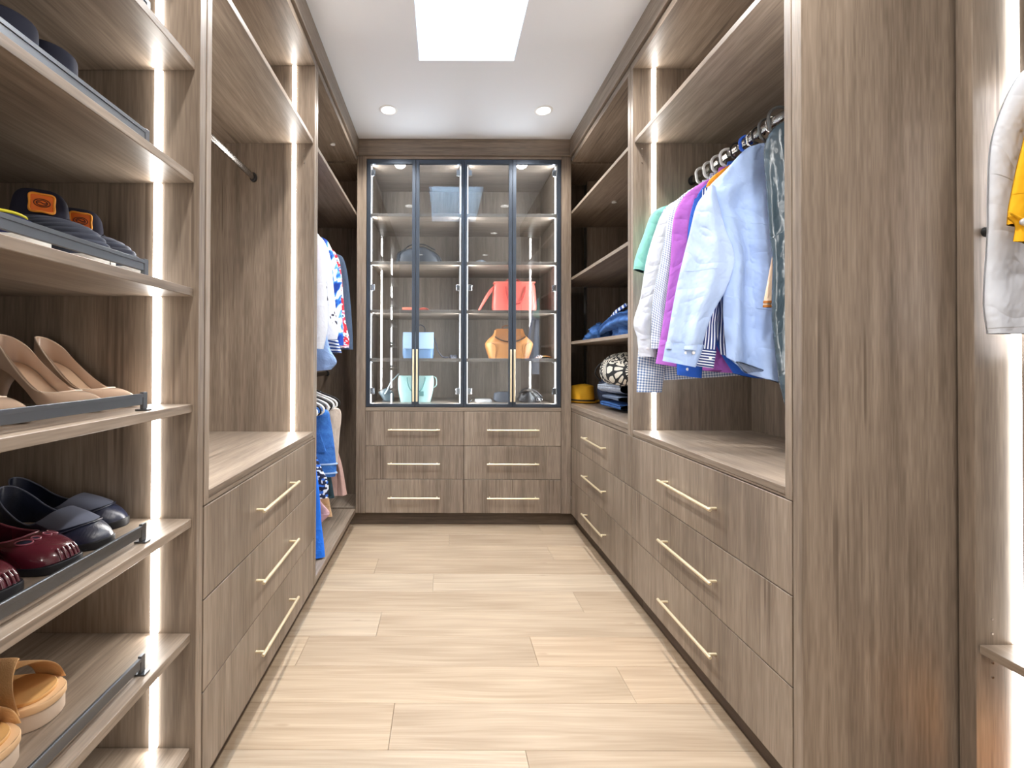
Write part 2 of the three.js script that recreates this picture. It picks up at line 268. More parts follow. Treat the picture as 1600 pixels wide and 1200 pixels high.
// brass bar pull: c is the point on the front under the middle of the bar, ax the bar's axis, out the way it stands out
function pull(parent, c, ax, out, len = 0.348) {
  const A = V3({ x: [1, 0, 0], y: [0, 1, 0], z: [0, 0, 1] }[ax]), O = V3(out), C = V3(c), P = (s, d) => C.clone().addScaledVector(A, s).addScaledVector(O, d).toArray();
  const gs = [rod(P(-len / 2, 0.03), P(len / 2, 0.03), 0.0055, 16)];
  for (const s of [-1, 1]) gs.push(rod(P(s * (len / 2 - 0.018), 0), P(s * (len / 2 - 0.018), 0.03), 0.0042, 12), rod(P(s * len / 2, 0.03), P(s * (len / 2 + 0.0015), 0.03), 0.0055, 16, 0.0045));
  part(parent, 'handle', join(gs), M.gold);
}
function pins(cab, x, y, face, side) { for (let k = 0; k < 3; k++) { const g = new THREE.CylinderGeometry(0.0028, 0.0028, 0.003, 10); g.rotateX(Math.PI / 2); g.translate(x, y - 0.022 - k * 0.032, face + 0.0012 * side); part(cab, 'shelf_pin', g, M.chrome); } }
function rail(cab, x, y, z0, z1) {                            // oval hanging rail with its end sockets
  const g = new THREE.CylinderGeometry(0.015, 0.015, Math.abs(z1 - z0) - 0.004, 20); g.rotateX(Math.PI / 2); g.scale(0.55, 1, 1); g.translate(x, y, (z0 + z1) / 2);
  const r = part(cab, 'hanging_rail', g, M.railMetal);
  for (const [z, s] of [[z0, 1], [z1, -1]]) { const f = new THREE.CylinderGeometry(0.021, 0.021, 0.011, 20); f.rotateX(Math.PI / 2); f.scale(0.75, 1, 1); f.translate(x, y, z + s * 0.0058); part(r, 'rail_socket', f, M.blackMetal); }
}
function puck(cab, x, y, z) { const g = new THREE.CylinderGeometry(0.013, 0.015, 0.008, 18); g.translate(x, y - 0.004, z); part(cab, 'sensor_puck', g, M.whitePaint); }

// ---------------------------------------------------------------- left: shoe cabinet
const shoeTops = [1.58, 1.307, 1.029, 0.755, 0.482];
{
  const c = thing('shoe_cabinet', 'open wooden shoe cabinet with railed shelves and a vertical light strip', 'cabinet', [-0.87, 0, -0.5]);
  part(c, 'side_panel', box(LB, LX, 0.095, TOP, -1.119, -1.092), M.wood); part(c, 'side_panel', box(LB, LX, 0.095, TOP, -0.127, -0.1), M.wood);
  part(c, 'back_panel', box(LB, LB + 0.018, 0.095, TOP, -1.0915, -0.1275), M.wood);
  part(c, 'top_panel', box(LB, LX, TOP + 0.0005, TOPU, -1.119, -0.1, 'z'), M.wood);
  part(c, 'base_panel', box(LB + 0.019, LX, 0.095, 0.125, -1.0915, -0.1275, 'z'), M.wood);
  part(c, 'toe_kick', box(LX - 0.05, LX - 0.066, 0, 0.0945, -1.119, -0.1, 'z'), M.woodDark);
  const tops = [2.125, 1.853, ...shoeTops, 0.21];
  for (const y of tops) {
    const s = part(c, 'shelf', box(LB + 0.019, -0.6, y - 0.02, y, -1.0905, -0.1285, 'z'), M.wood);
    part(s, 'rail_bar', join(box(-0.6285, -0.6225, y + 0.013, y + 0.036, -0.944, -0.22, 'z', 0.001), box(-0.6222, -0.6208, y + 0.0285, y + 0.036, -0.944, -0.22, 'z', 0.0005)), M.gun);
    for (const z of [-0.951, -0.213]) part(s, 'rail_post', join(box(-0.6295, -0.6215, y + 0.0035, y + 0.039, z - 0.0065, z + 0.0065, 'y', 0.001), box(-0.638, -0.613, y + 0.0003, y + 0.0035, z - 0.009, z + 0.009, 'x', 0.001)), M.gun);
  }
  const sh = tops.map((y) => [y - 0.02, y]);
  ledStrip(c, -0.6865, -1.092, '+z', bays(0.125, TOP, sh)); ledStrip(c, -0.6865, -0.127, '-z', bays(0.125, TOP, sh));
}
// ---------------------------------------------------------------- left: hanging cabinet with three drawers
{
  const c = thing('hanging_cabinet', 'wooden wardrobe unit with an empty hanging rail above three drawers', 'cabinet', [-0.87, 0, -1.607]);
  for (const [z0, z1] of [[-1.147, -1.124], [-2.091, -2.068]]) { part(c, 'side_panel', join(box(LB, LX, 0.775, TOP, z0, z1), box(LB, LX - 0.022, 0.095, 0.7745, z0, z1)), M.wood); }
  part(c, 'back_panel', box(LB, LB + 0.018, 0.095, TOP, -2.0675, -1.1475), M.wood);
  part(c, 'top_panel', box(LB, LX, TOP + 0.0005, TOPU, -2.091, -1.124, 'z'), M.wood);
  part(c, 'counter_panel', box(LB + 0.019, LX, 0.788, 0.808, -2.0675, -1.1475, 'z'), M.wood);
  part(c, 'front_rail', box(LX - 0.02, LX - 0.002, 0.774, 0.7865, -2.0675, -1.1475, 'z'), M.wood);
  part(c, 'base_panel', box(LB + 0.019, LX - 0.023, 0.095, 0.113, -2.0675, -1.1475, 'z'), M.wood);
  part(c, 'toe_kick', box(LX - 0.05, LX - 0.066, 0, 0.0945, -2.091, -1.124, 'z'), M.woodDark);
  const s = part(c, 'shelf', box(LB + 0.019, LX - 0.006, 2.121, 2.141, -2.0665, -1.1485, 'z'), M.wood);
  for (const [y0, y1, h] of [[0.543, 0.7715, 0.660], [0.3165, 0.54, 0.436], [0.097, 0.3135, 0.212]]) { const d = part(c, 'drawer', box(LX - 0.02, LX, y0, y1, -2.0895, -1.1255), M.wood); pull(d, [LX, h, -1.6], 'z', [1, 0, 0]); }
  for (const [f, sd] of [[-2.068, '+z'], [-1.147, '-z']]) ledStrip(c, -0.682, f, sd, bays(0.808, TOP, [[2.121, 2.141]]));
  rail(c, -0.865, 1.964, -2.068, -1.147); pins(c, -0.635, 2.118, -2.068, 1);
}
// ---------------------------------------------------------------- left: corner hanging cabinet (unlit)
{
  const c = thing('corner_cabinet', 'unlit corner wardrobe unit with two crowded hanging rails', 'cabinet', [-0.87, 0, -2.7]);
  part(c, 'side_panel', box(LB, LX, 0.095, TOP, -2.121, -2.095), M.wood);
  part(c, 'side_panel', box(LB, -0.548, 0.126, TOP, -3.44, -3.42), M.wood);
  part(c, 'back_panel', box(LB, LB + 0.018, 0.126, TOP, -3.4195, -2.1215), M.wood);
  part(c, 'top_panel', join(box(LB, LX, TOP + 0.0005, TOPU, -3.075, -2.095, 'z'), box(LB, -0.548, TOP + 0.0005, TOPU, -3.44, -3.1085, 'z')), M.wood);
  part(c, 'base_panel', join(box(LB, LX, 0.095, 0.1255, -3.08, -2.1215, 'z'), box(LB, -0.548, 0.095, 0.1255, -3.44, -3.1085, 'z')), M.wood);
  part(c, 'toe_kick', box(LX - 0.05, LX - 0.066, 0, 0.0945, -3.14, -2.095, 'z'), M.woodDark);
  part(c, 'shelf', box(LB + 0.019, LX - 0.004, 2.118, 2.138, -3.4, -2.1225, 'z'), M.wood);
  rail(c, -0.868, 1.95, -3.4195, -2.1215); rail(c, -0.868, 1.03, -3.4195, -2.1215);
  puck(c, -0.69, TOP, -2.82);
}
// ---------------------------------------------------------------- back: glass-fronted display cabinet over six drawers
const dispShelves = [[2.121, 2.143], [1.79, 1.812], [1.456, 1.478], [1.123, 1.145]];
{
  const c = thing('display_cabinet', 'wide lit display cabinet with four dark-framed glass doors above six drawers', 'cabinet', [0.14, 0, -3.37]);
  const zb = -3.65;
  part(c, 'filler_panel', box(LX, -0.5245, 0.095, 2.523, BZ - 0.02, BZ), M.wood); part(c, 'filler_panel', box(0.8045, RX, 0.095, 2.523, BZ - 0.02, BZ), M.wood);
  part(c, 'top_rail', box(-0.524, 0.804, 2.503, 2.523, BZ - 0.02, BZ, 'x'), M.wood); part(c, 'middle_rail', box(-0.524, 0.804, 0.7875, 0.812, BZ - 0.02, BZ - 0.001, 'x'), M.wood);
  part(c, 'side_panel', box(-0.5225, -0.5005, 0.1135, 2.5, zb + 0.0185, -3.112), M.wood); part(c, 'side_panel', box(0.7805, 0.8025, 0.1135, 2.5, zb + 0.0185, -3.112), M.wood);
  part(c, 'divider_panel', box(0.121, 0.1425, 0.834, TOP, zb + 0.019, -3.113), M.wood); part(c, 'divider_panel', box(0.1435, 0.165, 0.834, TOP, zb + 0.019, -3.113), M.wood);
  part(c, 'back_panel', box(-0.523, 0.803, 0.095, 2.5, zb, zb + 0.018), M.wood);
  part(c, 'top_panel', box(-0.5, 0.78, TOP, 2.5, zb + 0.0185, -3.112, 'x'), M.wood);
  part(c, 'base_panel', box(-0.5, 0.78, 0.812, 0.833, zb + 0.0185, -3.112, 'x'), M.wood);
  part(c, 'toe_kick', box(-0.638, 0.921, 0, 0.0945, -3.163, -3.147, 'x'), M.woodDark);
  part(c, 'bottom_panel', box(-0.522, 0.802, 0.095, 0.113, zb + 0.0185, BZ - 0.0205, 'x'), M.wood);
  for (const [x0, x1] of [[-0.4995, 0.1205], [0.1655, 0.7795]]) for (const [y0, y1] of dispShelves) part(c, 'shelf', box(x0, x1, y0, y1, zb + 0.019, -3.125, 'x'), M.wood);
  const rowsY = [[0.5525, 0.784, 0.662], [0.3255, 0.5495, 0.4335], [0.097, 0.3225, 0.204]];
  for (const [x0, x1, hx] of [[-0.5225, 0.1425, -0.193], [0.1455, 0.8025, 0.474]]) for (const [y0, y1, h] of rowsY) { const d = part(c, 'drawer', box(x0, x1, y0, y1, BZ - 0.02, BZ), M.wood); pull(d, [hx, h, BZ], 'x', [0, 0, 1]); }
  // doors: frame > pane, handle
  const xs = [-0.5222, -0.1875, 0.1432, 0.4718, 0.8017], y0 = 0.815, y1 = 2.5005, z0 = -3.108, z1 = -3.087;
  for (let k = 0; k < 4; k++) {
    const a = xs[k] + 0.0008, b = xs[k + 1] - 0.0008, mid = k === 1 || k === 2, la = k === 2 ? 0.017 : 0.024, lb = k === 1 ? 0.017 : 0.024;
    const d = part(c, 'glass_door', join(box(a, a + la, y0, y1, z0, z1), box(b - lb, b, y0, y1, z0, z1), box(a + la, b - lb, y1 - 0.03, y1, z0, z1), box(a + la, b - lb, y0, y0 + 0.02, z0, z1)), M.frame);
    const p = box(a + la, b - lb, y0 + 0.02, y1 - 0.03, -3.0985, -3.0955, 'y', 0.0001); part(d, 'pane', p, M.glass);
    const hx = k % 2 ? a + 0.011 : b - 0.011;
    part(d, 'handle', join(box(hx - 0.006, hx + 0.006, 0.852, 1.206, -3.072, -3.062, 'y', 0.0015), box(hx - 0.004, hx + 0.004, 0.87, 0.885, -3.0865, -3.072, 'y', 0.0005), box(hx - 0.004, hx + 0.004, 1.173, 1.188, -3.0865, -3.072, 'y', 0.0005)), M.gold, 'slim brass pull bar');
    const ex = k % 2 ? b - 0.04 : a + 0.04; for (const y of [0.92, 1.63, 2.42]) part(d, 'hinge', join(box(ex - 0.014, ex + 0.014, y - 0.022, y + 0.022, -3.122, -3.1085, 'y', 0.003), rod([ex, y - 0.012, -3.126], [ex, y + 0.012, -3.126], 0.008, 12)), M.chrome);
  }
  const b = bays(0.833, TOP, dispShelves), o = { w: 0.0095, mat: M.ledDisplay, power: DISPLAY_STRIP };
  for (const [x, d] of [[-0.5005, '+x'], [0.121, '-x'], [0.165, '+x'], [0.7805, '-x']]) ledStrip(c, -3.15, x, d, b, o);
  for (const y of dispShelves) for (const x of [-0.497, 0.777]) part(c, 'shelf_clip', box(x - 0.003, x + 0.003, y[0] - 0.012, y[0] - 0.0005, -3.2, -3.185, 'y', 0.001), M.chrome);
}
// ---------------------------------------------------------------- right: corner shelving over drawers
{
  const c = thing('shelf_cabinet', 'corner wooden unit of open shelves holding a hat and folded clothes above drawers', 'cabinet', [1.15, 0, -2.6]);
  part(c, 'side_panel', join(box(RX, RB, 0.788, TOP, -2.14, -2.112), box(RX + 0.022, RB, 0.095, 0.7875, -2.14, -2.112)), M.wood);
  part(c, 'side_panel', box(1.08, RB, 0.095, TOP, -3.42, -3.4), M.wood); part(c, 'return_panel', box(0.826, 1.0795, 0.095, TOP, -3.5, -3.48), M.woodDark);
  part(c, 'back_panel', box(RB - 0.018, RB, 0.095, TOP, -3.3995, -2.1405), M.wood);
  part(c, 'top_panel', join(box(RX, RB, TOP + 0.0005, TOPU, -3.075, -2.112, 'z'), box(0.826, RB, TOP + 0.0005, TOPU, -3.479, -3.1085, 'z')), M.wood);
  part(c, 'counter_panel', join(box(RX, RB - 0.019, 0.812, 0.838, -3.085, -2.1405, 'z'), box(RX + 0.002, RB - 0.019, 0.812, 0.838, -3.399, -3.086, 'z')), M.wood);
  part(c, 'front_rail', box(RX + 0.002, RX + 0.02, 0.79, 0.8115, -3.085, -2.1405, 'z'), M.wood);
  part(c, 'toe_kick', box(RX + 0.05, RX + 0.066, 0, 0.0945, -3.146, -2.095, 'z'), M.woodDark);
  for (const y of [2.15, 1.699, 1.262]) part(c, 'shelf', box(RX + 0.003, RB - 0.019, y - 0.019, y, -3.399, -2.1415, 'z'), M.wood);
  for (const [y0, y1, h] of [[0.5525, 0.786, 0.667], [0.3255, 0.5495, 0.436], [0.097, 0.3225, 0.205]]) { const d = part(c, 'drawer', box(RX, RX + 0.02, y0, y1, -3.08, -2.0955), M.wood); pull(d, [RX, h, -2.584], 'z', [-1, 0, 0]); }
  puck(c, 1.07, 2.131, -2.84);
  for (const y of [2.128, 1.677, 1.24]) pins(c, 1.34, y, -3.3995, 1);
}
// ---------------------------------------------------------------- right: hanging cabinet with shirts over drawers
{
  const c = thing('hanging_cabinet', 'lit wardrobe unit with a rail of shirts above three wide drawers', 'cabinet', [1.15, 0, -1.6]);
  part(c, 'side_panel', join(box(RX, RB, 0.788, TOP, -2.108, -2.082), box(RX + 0.022, RB, 0.095, 0.7875, -2.108, -2.082)), M.wood);
  part(c, 'side_panel', join(box(RX, RB, 0.788, TOP, -1.158, -1.135), box(RX + 0.022, RB, 0.095, 0.7875, -1.158, -1.135)), M.wood);
  part(c, 'back_panel', box(RB - 0.018, RB, 0.095, TOP, -2.0815, -1.1585), M.wood);
  part(c, 'top_panel', box(RX, RB, TOP + 0.0005, TOPU, -2.108, -1.135, 'z'), M.wood);
  part(c, 'counter_panel', box(RX, RB - 0.019, 0.797, 0.817, -2.0815, -1.1585, 'z'), M.wood);
  part(c, 'front_rail', box(RX + 0.002, RX + 0.02, 0.789, 0.7965, -2.0815, -1.1585, 'z'), M.wood);
  part(c, 'toe_kick', box(RX + 0.05, RX + 0.066, 0, 0.0945, -2.094, -1.135, 'z'), M.woodDark);
  part(c, 'shelf', box(RX + 0.006, RB - 0.019, 2.1345, 2.1545, -2.0805, -1.1595, 'z'), M.wood);
  for (const [y0, y1, h] of [[0.5525, 0.786, 0.667], [0.3255, 0.5495, 0.436], [0.097, 0.3225, 0.205]]) { const d = part(c, 'drawer', box(RX, RX + 0.02, y0, y1, -2.091, -1.136), M.wood); pull(d, [RX, h, -1.606], 'z', [-1, 0, 0]); }
  for (const [f, s] of [[-2.082, '+z'], [-1.158, '-z']]) ledStrip(c, 0.966, f, s, bays(0.817, TOP, [[2.1345, 2.1545]]));
  rail(c, 1.14, 1.962, -2.082, -1.158); pins(c, 0.912, 2.13, -2.082, 1);
}
// tall end panel between the right-hand runs
{
  const c = thing('gable_board', 'tall plain wooden end panel beside the shirt wardrobe', 'panel', [1.35, 0, -1.117]);
  part(c, 'panel', box(RX, WX1 - 0.002, 0, 2.5195, -1.132, -1.102), M.wood);
}
// ---------------------------------------------------------------- right foreground: coat cabinet
{
  const c = thing('coat_cabinet', 'lit wardrobe unit at the right edge with a white blouse and a low shelf', 'cabinet', [1.53, 0, -0.5]);
  const X = 1.241, B = 1.83;
  part(c, 'side_panel', box(X, B, 0, TOPU, -1.0965, -1.0616), M.wood); part(c, 'side_panel', box(X, B, 0, TOP, 0.08, 0.118), M.wood);
  part(c, 'back_panel', box(B - 0.018, B, 0.095, TOP, -1.061, 0.0795), M.wood);
  part(c, 'top_panel', box(X, B, TOP + 0.0005, TOPU, -1.061, 0.118, 'z'), M.wood);
  part(c, 'base_panel', box(X, B - 0.019, 0.095, 0.12, -1.061, 0.0795, 'z'), M.wood);
  part(c, 'toe_kick', box(X + 0.05, X + 0.066, 0, 0.0945, -1.061, 0.0795, 'z'), M.woodDark);
  part(c, 'shelf', box(X + 0.006, B - 0.019, 0.46, 0.48, -1.06, 0.0785, 'z'), M.wood);
  ledStrip(c, 1.335, -1.0616, '+z', bays(0.12, TOP, [[0.46, 0.48]])); ledStrip(c, 1.335, 0.08, '-z', bays(0.12, TOP, [[0.46, 0.48]]));
  rail(c, 1.5, 1.9, -1.0616, 0.08);
  const g = new THREE.CylinderGeometry(0.009, 0.012, 0.018, 18); g.rotateX(Math.PI / 2); g.translate(1.27, 1.44, -1.0523); part(c, 'coat_peg', g, M.blackMetal);
  for (const y of [0.505, 0.538, 0.437, 0.404]) { const p = new THREE.CylinderGeometry(0.0026, 0.0026, 0.003, 10); p.rotateX(Math.PI / 2); p.translate(1.278, y, -1.0605); part(c, 'shelf_pin', p, M.chrome); }
}

// ---------------------------------------------------------------- ceiling downlights
{
  const place = { '-2.72': 'nearest the display cabinet', '-1.77': 'beside the skylight', '-0.82': 'above the camera end of the aisle', '0.3': 'over the entrance' };
  for (const z of [-2.72, -1.77, -0.82, 0.3]) for (const x of [-0.332, 0.6]) {
    const t = thing('recessed_downlight', `round recessed ceiling downlight on the ${x < 0 ? 'shoe cabinet' : 'shirt wardrobe'} side, ${place[z]}`, 'downlight', [x, CEIL, z], 'ceiling downlights');
    const ring = new THREE.LatheGeometry([[0.0445, 0.09], [0.0445, 0.022], [0.0405, 0.02], [0.041, -0.003], [0.046, -0.0045], [0.054, -0.003], [0.055, -0.0003]].map((p) => new THREE.Vector2(...p)), 36);
    part(t, 'trim_ring', ring, M.trimPaint, undefined, true);
    const l = new THREE.CylinderGeometry(0.0403, 0.0403, 0.004, 30); l.translate(0, 0.0225, 0); part(t, 'lens', l, M.lens, undefined, true);
    const s = new THREE.SpotLight(new THREE.Color(1, 0.96, 0.91), SPOT, 0, 1.25, 0.75, 2); s.position.set(x, CEIL + 0.016, z); s.target.position.set(x, 0, z); s.castShadow = true; s.shadow.radius = 2.5; s.shadow.mapSize.set(1024, 1024); scene.add(s, s.target);
  }
}
// ================================================================ things
// ---------------------------------------------------------------- hanging clothes
// the upright sheet a garment hangs in: X0 and Zh where the hook sits on the rail, k how far its aisle half swings away, s = 1 for an aisle towards -x
function sheet(X0, Zh, k, s) { const q = Math.hypot(1, k), q2 = Math.hypot(1, 0.08); return (a, y, n = 0) => a >= 0 ? [X0 - s * a / q, y, -(Zh + k * a / q) + n] : [X0 - s * a / q2, y, -(Zh + 0.08 * a / q2) + n]; }
function hanger(label, X0, Zh, railY, neckY, k, s, mat, o = {}) {
  const P = sheet(X0, Zh, k, s), chord = (a, y, w) => { const A = P(w, y), B = P(-w, y), t = (a + w) / (2 * w); return A.map((v, i) => mix(B[i], v, t)); }, r = o.r ?? 0.021, w = o.w ?? 0.0032, t = thing('clothes_hanger', label, 'hanger', P(0, neckY), o.group);
  const pts = []; for (let d = -25; d <= 200; d += 25) pts.push(P(-Math.cos(d * Math.PI / 180) * r, railY + (o.lift ?? 0) + Math.sin(d * Math.PI / 180) * r));
  pts.push(P(r * 0.75, railY - r * 1.3), P(0, railY - r * 2), o.full ? P(0, neckY + 0.005) : chord(0, neckY + 0.006, 0.058));
  part(t, 'hook', tube(pts, w, 40, 8), mat);
  if (o.full) {
    const d = o.half ?? 0.2; part(t, 'frame', tube([P(0, neckY), P(d * 0.6, neckY - 0.045), P(d, neckY - 0.085), P(d * 1.04, neckY - 0.108), P(d * 0.96, neckY - 0.125), P(0, neckY - 0.128), P(-d * 0.96, neckY - 0.125), P(-d * 1.04, neckY - 0.108), P(-d, neckY - 0.085), P(-d * 0.6, neckY - 0.045)], o.fw ?? 0.0055, 60, 8, true), mat);
  } else if (!o.bare) part(t, 'shoulder_bar', tube([-0.11, -0.06, 0, 0.06, 0.11].map((a) => chord(a, neckY - 0.026 - 0.04 * Math.abs(a) / 0.11, 0.11)), 0.0028, 24, 8), mat);
  return t;
}
function disc(p, r, n, h = 0.002) { const g = new THREE.CylinderGeometry(r * 0.85, r, h, 14); g.rotateX(Math.PI / 2); const q = new THREE.Quaternion().setFromUnitVectors(new THREE.Vector3(0, 0, 1), V3(n).normalize()); g.applyQuaternion(q); g.translate(...p); return g; }
function garment(o) {
  const P = sheet(o.X0, o.Zh, o.k, o.s), N = o.neck, len = o.len ?? 0.74;
  const t = thing(o.name, o.label, o.cat, P(0, N - len), o.group), seed = o.seed ?? Math.round(o.Zh * 1000);
  const Lr = o.torsoL ?? [[0.055, N], [0.13, N - 0.03], [o.tip ?? 0.19, N - 0.085], [0.175, N - 0.2], [0.165, N - 0.42], [0.17, N - len]];
  const Rr = o.torsoR ?? [[-0.055, N], [-0.13, N - 0.03], [-0.19, N - 0.085], [-0.19, N - 0.2], [-0.18, N - 0.42], [-0.185, N - len]];
  const th = o.thick ?? 0.017;
  part(t, 'body', ribbon(Lr.map((p) => P(...p)), Rr.map((p) => P(...p)), { rows: 44, cols: 44, thick: (u) => th * (0.85 + 0.15 * sst(0, 0.2, u)), amp: o.amp ?? 0.006, folds: 6, freq: 8, seed, hem: o.hem ?? 0.02, face: [0, 0, 1], pow: 0.8 }), o.mat);
  const sl = o.sleeveL ?? (o.noSleeve ? null : [[0.2, N - 0.08], [0.235, N - 0.17], [0.262, N - 0.33], [0.28, N - 0.5], [0.282, N - 0.62]]);
  const sr = o.sleeveR ?? (o.noSleeve ? null : [[0.14, N - 0.06], [0.16, N - 0.2], [0.185, N - 0.34], [0.205, N - 0.5], [0.21, N - 0.62]]);
  const off = o.off ?? 0.016, fl = (q) => q.map((p) => P(-p[0], p[1], -0.004));
  if (sl) {
    const st = o.sleeveThick ?? 0.013, wf = (q) => q.map((p, i) => P(p[0], p[1], off * Math.min(1, 0.45 + i * 0.4)));
    part(t, 'sleeve', ribbon(wf(sl), wf(sr), { rows: 40, cols: 30, thick: (u) => st * (0.55 + 0.45 * sst(0, 0.25, u)), amp: o.samp ?? 0.004, folds: 4, freq: 7, seed: seed + 3, face: [0, 0, 1] }), o.sleeveMat ?? o.mat);
    if (o.farSleeve !== false) part(t, 'sleeve', ribbon(fl(o.sleeveL && !o.shortSleeve ? [[0.2, N - 0.08], [0.225, N - 0.2], [0.235, N - 0.4], [0.235, N - 0.6]] : sl), fl(o.sleeveL && !o.shortSleeve ? [[0.15, N - 0.06], [0.16, N - 0.2], [0.165, N - 0.4], [0.17, N - 0.6]] : sr), { rows: 24, cols: 22, thick: 0.009, amp: 0.003, folds: 4, seed: seed + 5, face: [0, 0, 1] }), o.sleeveMat ?? o.mat);
    if (o.cuff) {
      const a = o.cuffAt ?? [sl[sl.length - 1], sr[sr.length - 1]], dx = (a[0][0] - sl[sl.length - 2][0]) * 0, [ea, eb] = o.cuffEnd ?? [[a[0][0] + 0.004, a[0][1] - 0.05], [a[1][0] - 0.002, a[1][1] - 0.05]];
      part(t, 'cuff', ribbon([P(a[0][0] + 0.002, a[0][1] + 0.006, off), P(ea[0] + 0.002, ea[1], off)], [P(a[1][0] - 0.002, a[1][1] + 0.006, off), P(eb[0] - 0.002, eb[1], off)], { rows: 6, cols: 30, thick: st * 1.12 + 0.0015, amp: 0.001, seed: seed + 7, face: [0, 0, 1] }), o.cuffMat ?? o.mat);
      for (const q of o.buttons ?? [0.45]) part(t, 'button', disc(P(mix(a[0][0], a[1][0], q), mix(a[0][1], ea[1], 0.55), off + st * 1.12 + 0.003), 0.006, [0, 0, 1]), M.button);
    }
  }
  if (o.collar !== false) part(t, 'collar', join(
    ribbon([P(0.062, N + 0.026), P(0.064, N - 0.004), P(0.05, N - 0.032)], [P(-0.062, N + 0.026), P(-0.064, N - 0.004), P(-0.05, N - 0.032)], { rows: 8, cols: 28, caps: false, thick: (u) => 0.012 + 0.012 * u, amp: 0.002, seed: seed + 9, face: [0, 0, 1] }),
    ribbon([P(0.03, N - 0.012, 0.026), P(0.045, N - 0.045, 0.024)], [P(0.002, N - 0.008, 0.026), P(0.034, N - 0.06, 0.024)], { rows: 4, cols: 12, caps: false, thick: 0.002, amp: 0, face: [0, 0, 1] })), o.collarMat ?? o.mat);
  if (o.placket) { const q = [0.3, 0.5, 0.7, 0.9].map((u) => P(-0.01, N - len * u, th + 0.006)); part(t, 'placket', ribbon([P(0.006, N - 0.04, th + 0.004), P(0.006, N - len * 0.96, th + 0.004)], [P(-0.026, N - 0.04, th + 0.004), P(-0.026, N - len * 0.96, th + 0.004)], { rows: 14, cols: 10, thick: 0.0025, amp: 0.003, seed, face: [0, 0, 1] }), o.mat); for (const p of q) part(t, 'button', disc([p[0], p[1], p[2] + 0.004], 0.0055, [0, 0, 1]), M.button); }
  for (const e of o.extra ?? []) part(t, e.name, ribbon(e.L.map((p) => P(...p)), e.R.map((p) => P(...p)), { rows: 16, cols: 26, thick: e.thick ?? 0.006, amp: e.amp ?? 0.003, seed: seed + 11, face: [0, 0, 1], hem: e.hem ?? 0 }), e.mat ?? o.mat);
  if (o.hook) hanger(o.hook[0], o.X0, o.Zh, o.railY, N, o.k, o.s, o.hook[1], o.hook[2]);
  return t;
}
M.button = std(0xf2f4f6, 0.35);
const plasticWhite = std(0xeeeeec, 0.4), plasticBlack = std(0x141416, 0.4), plasticBlue = std(0x2060d8, 0.4), plasticGrey = std(0x5c5d5e, 0.3, { metalness: 0.4 });
const C = {
  mint: cloth(0x86c8bc), white: cloth(0xd8dde7, { bump: 0.007 }), pale: cloth(0xa3bbe6, { bump: 0.009 }), paleSleeve: cloth(0xb3c8ec, { bump: 0.009 }), royal: cloth(0x1d56b8), navyTail: cloth(0x1b4a93), magenta: cloth(0xb868c8), orange: cloth(0xf39a1c),
  cream: cloth(0xe9cdb4), check: cloth(0xffffff, { map: microCheck }), gingham: cloth(0xffffff, { map: gingham }), stripe: cloth(0xffffff, { map: stripeTex }), stripeCuff: cloth(0xffffff, { map: stripeAcross }),
  vinyl: new THREE.MeshPhysicalMaterial({ color: 0x3b4a54, roughness: 0.24, bumpMap: wrinkle, bumpScale: 0.01, clearcoat: 0.6, clearcoatRoughness: 0.15, side: THREE.DoubleSide }),
  sprig: cloth(0xffffff, { map: sprigs }), tie: cloth(0xffffff, { map: tieDye }), floral: cloth(0xffffff, { map: floral }), jacket: cloth(0x41536c), lightDenim: cloth(0x8aa6d4), wideStripe: cloth(0xffffff, { map: wideStripe }),
  denim: cloth(0xffffff, { map: denimTex }), darkDenim: cloth(0xffffff, { map: darkDenim }), cobalt: cloth(0x1f78f2), print: cloth(0xffffff, { map: paisley }), teal: cloth(0x18343f), pink: cloth(0xd3aab0), tan: cloth(0xcda882), mauve: cloth(0xb7968e), beige: cloth(0xcfc0b2), pinkTop: cloth(0xd873b8),
  heather: cloth(0xffffff, { map: heather }), greyBlue: cloth(0xffffff, { map: mottledGrey }), yellow: cloth(0xf5b50a), navy: cloth(0x2e3a54),
};
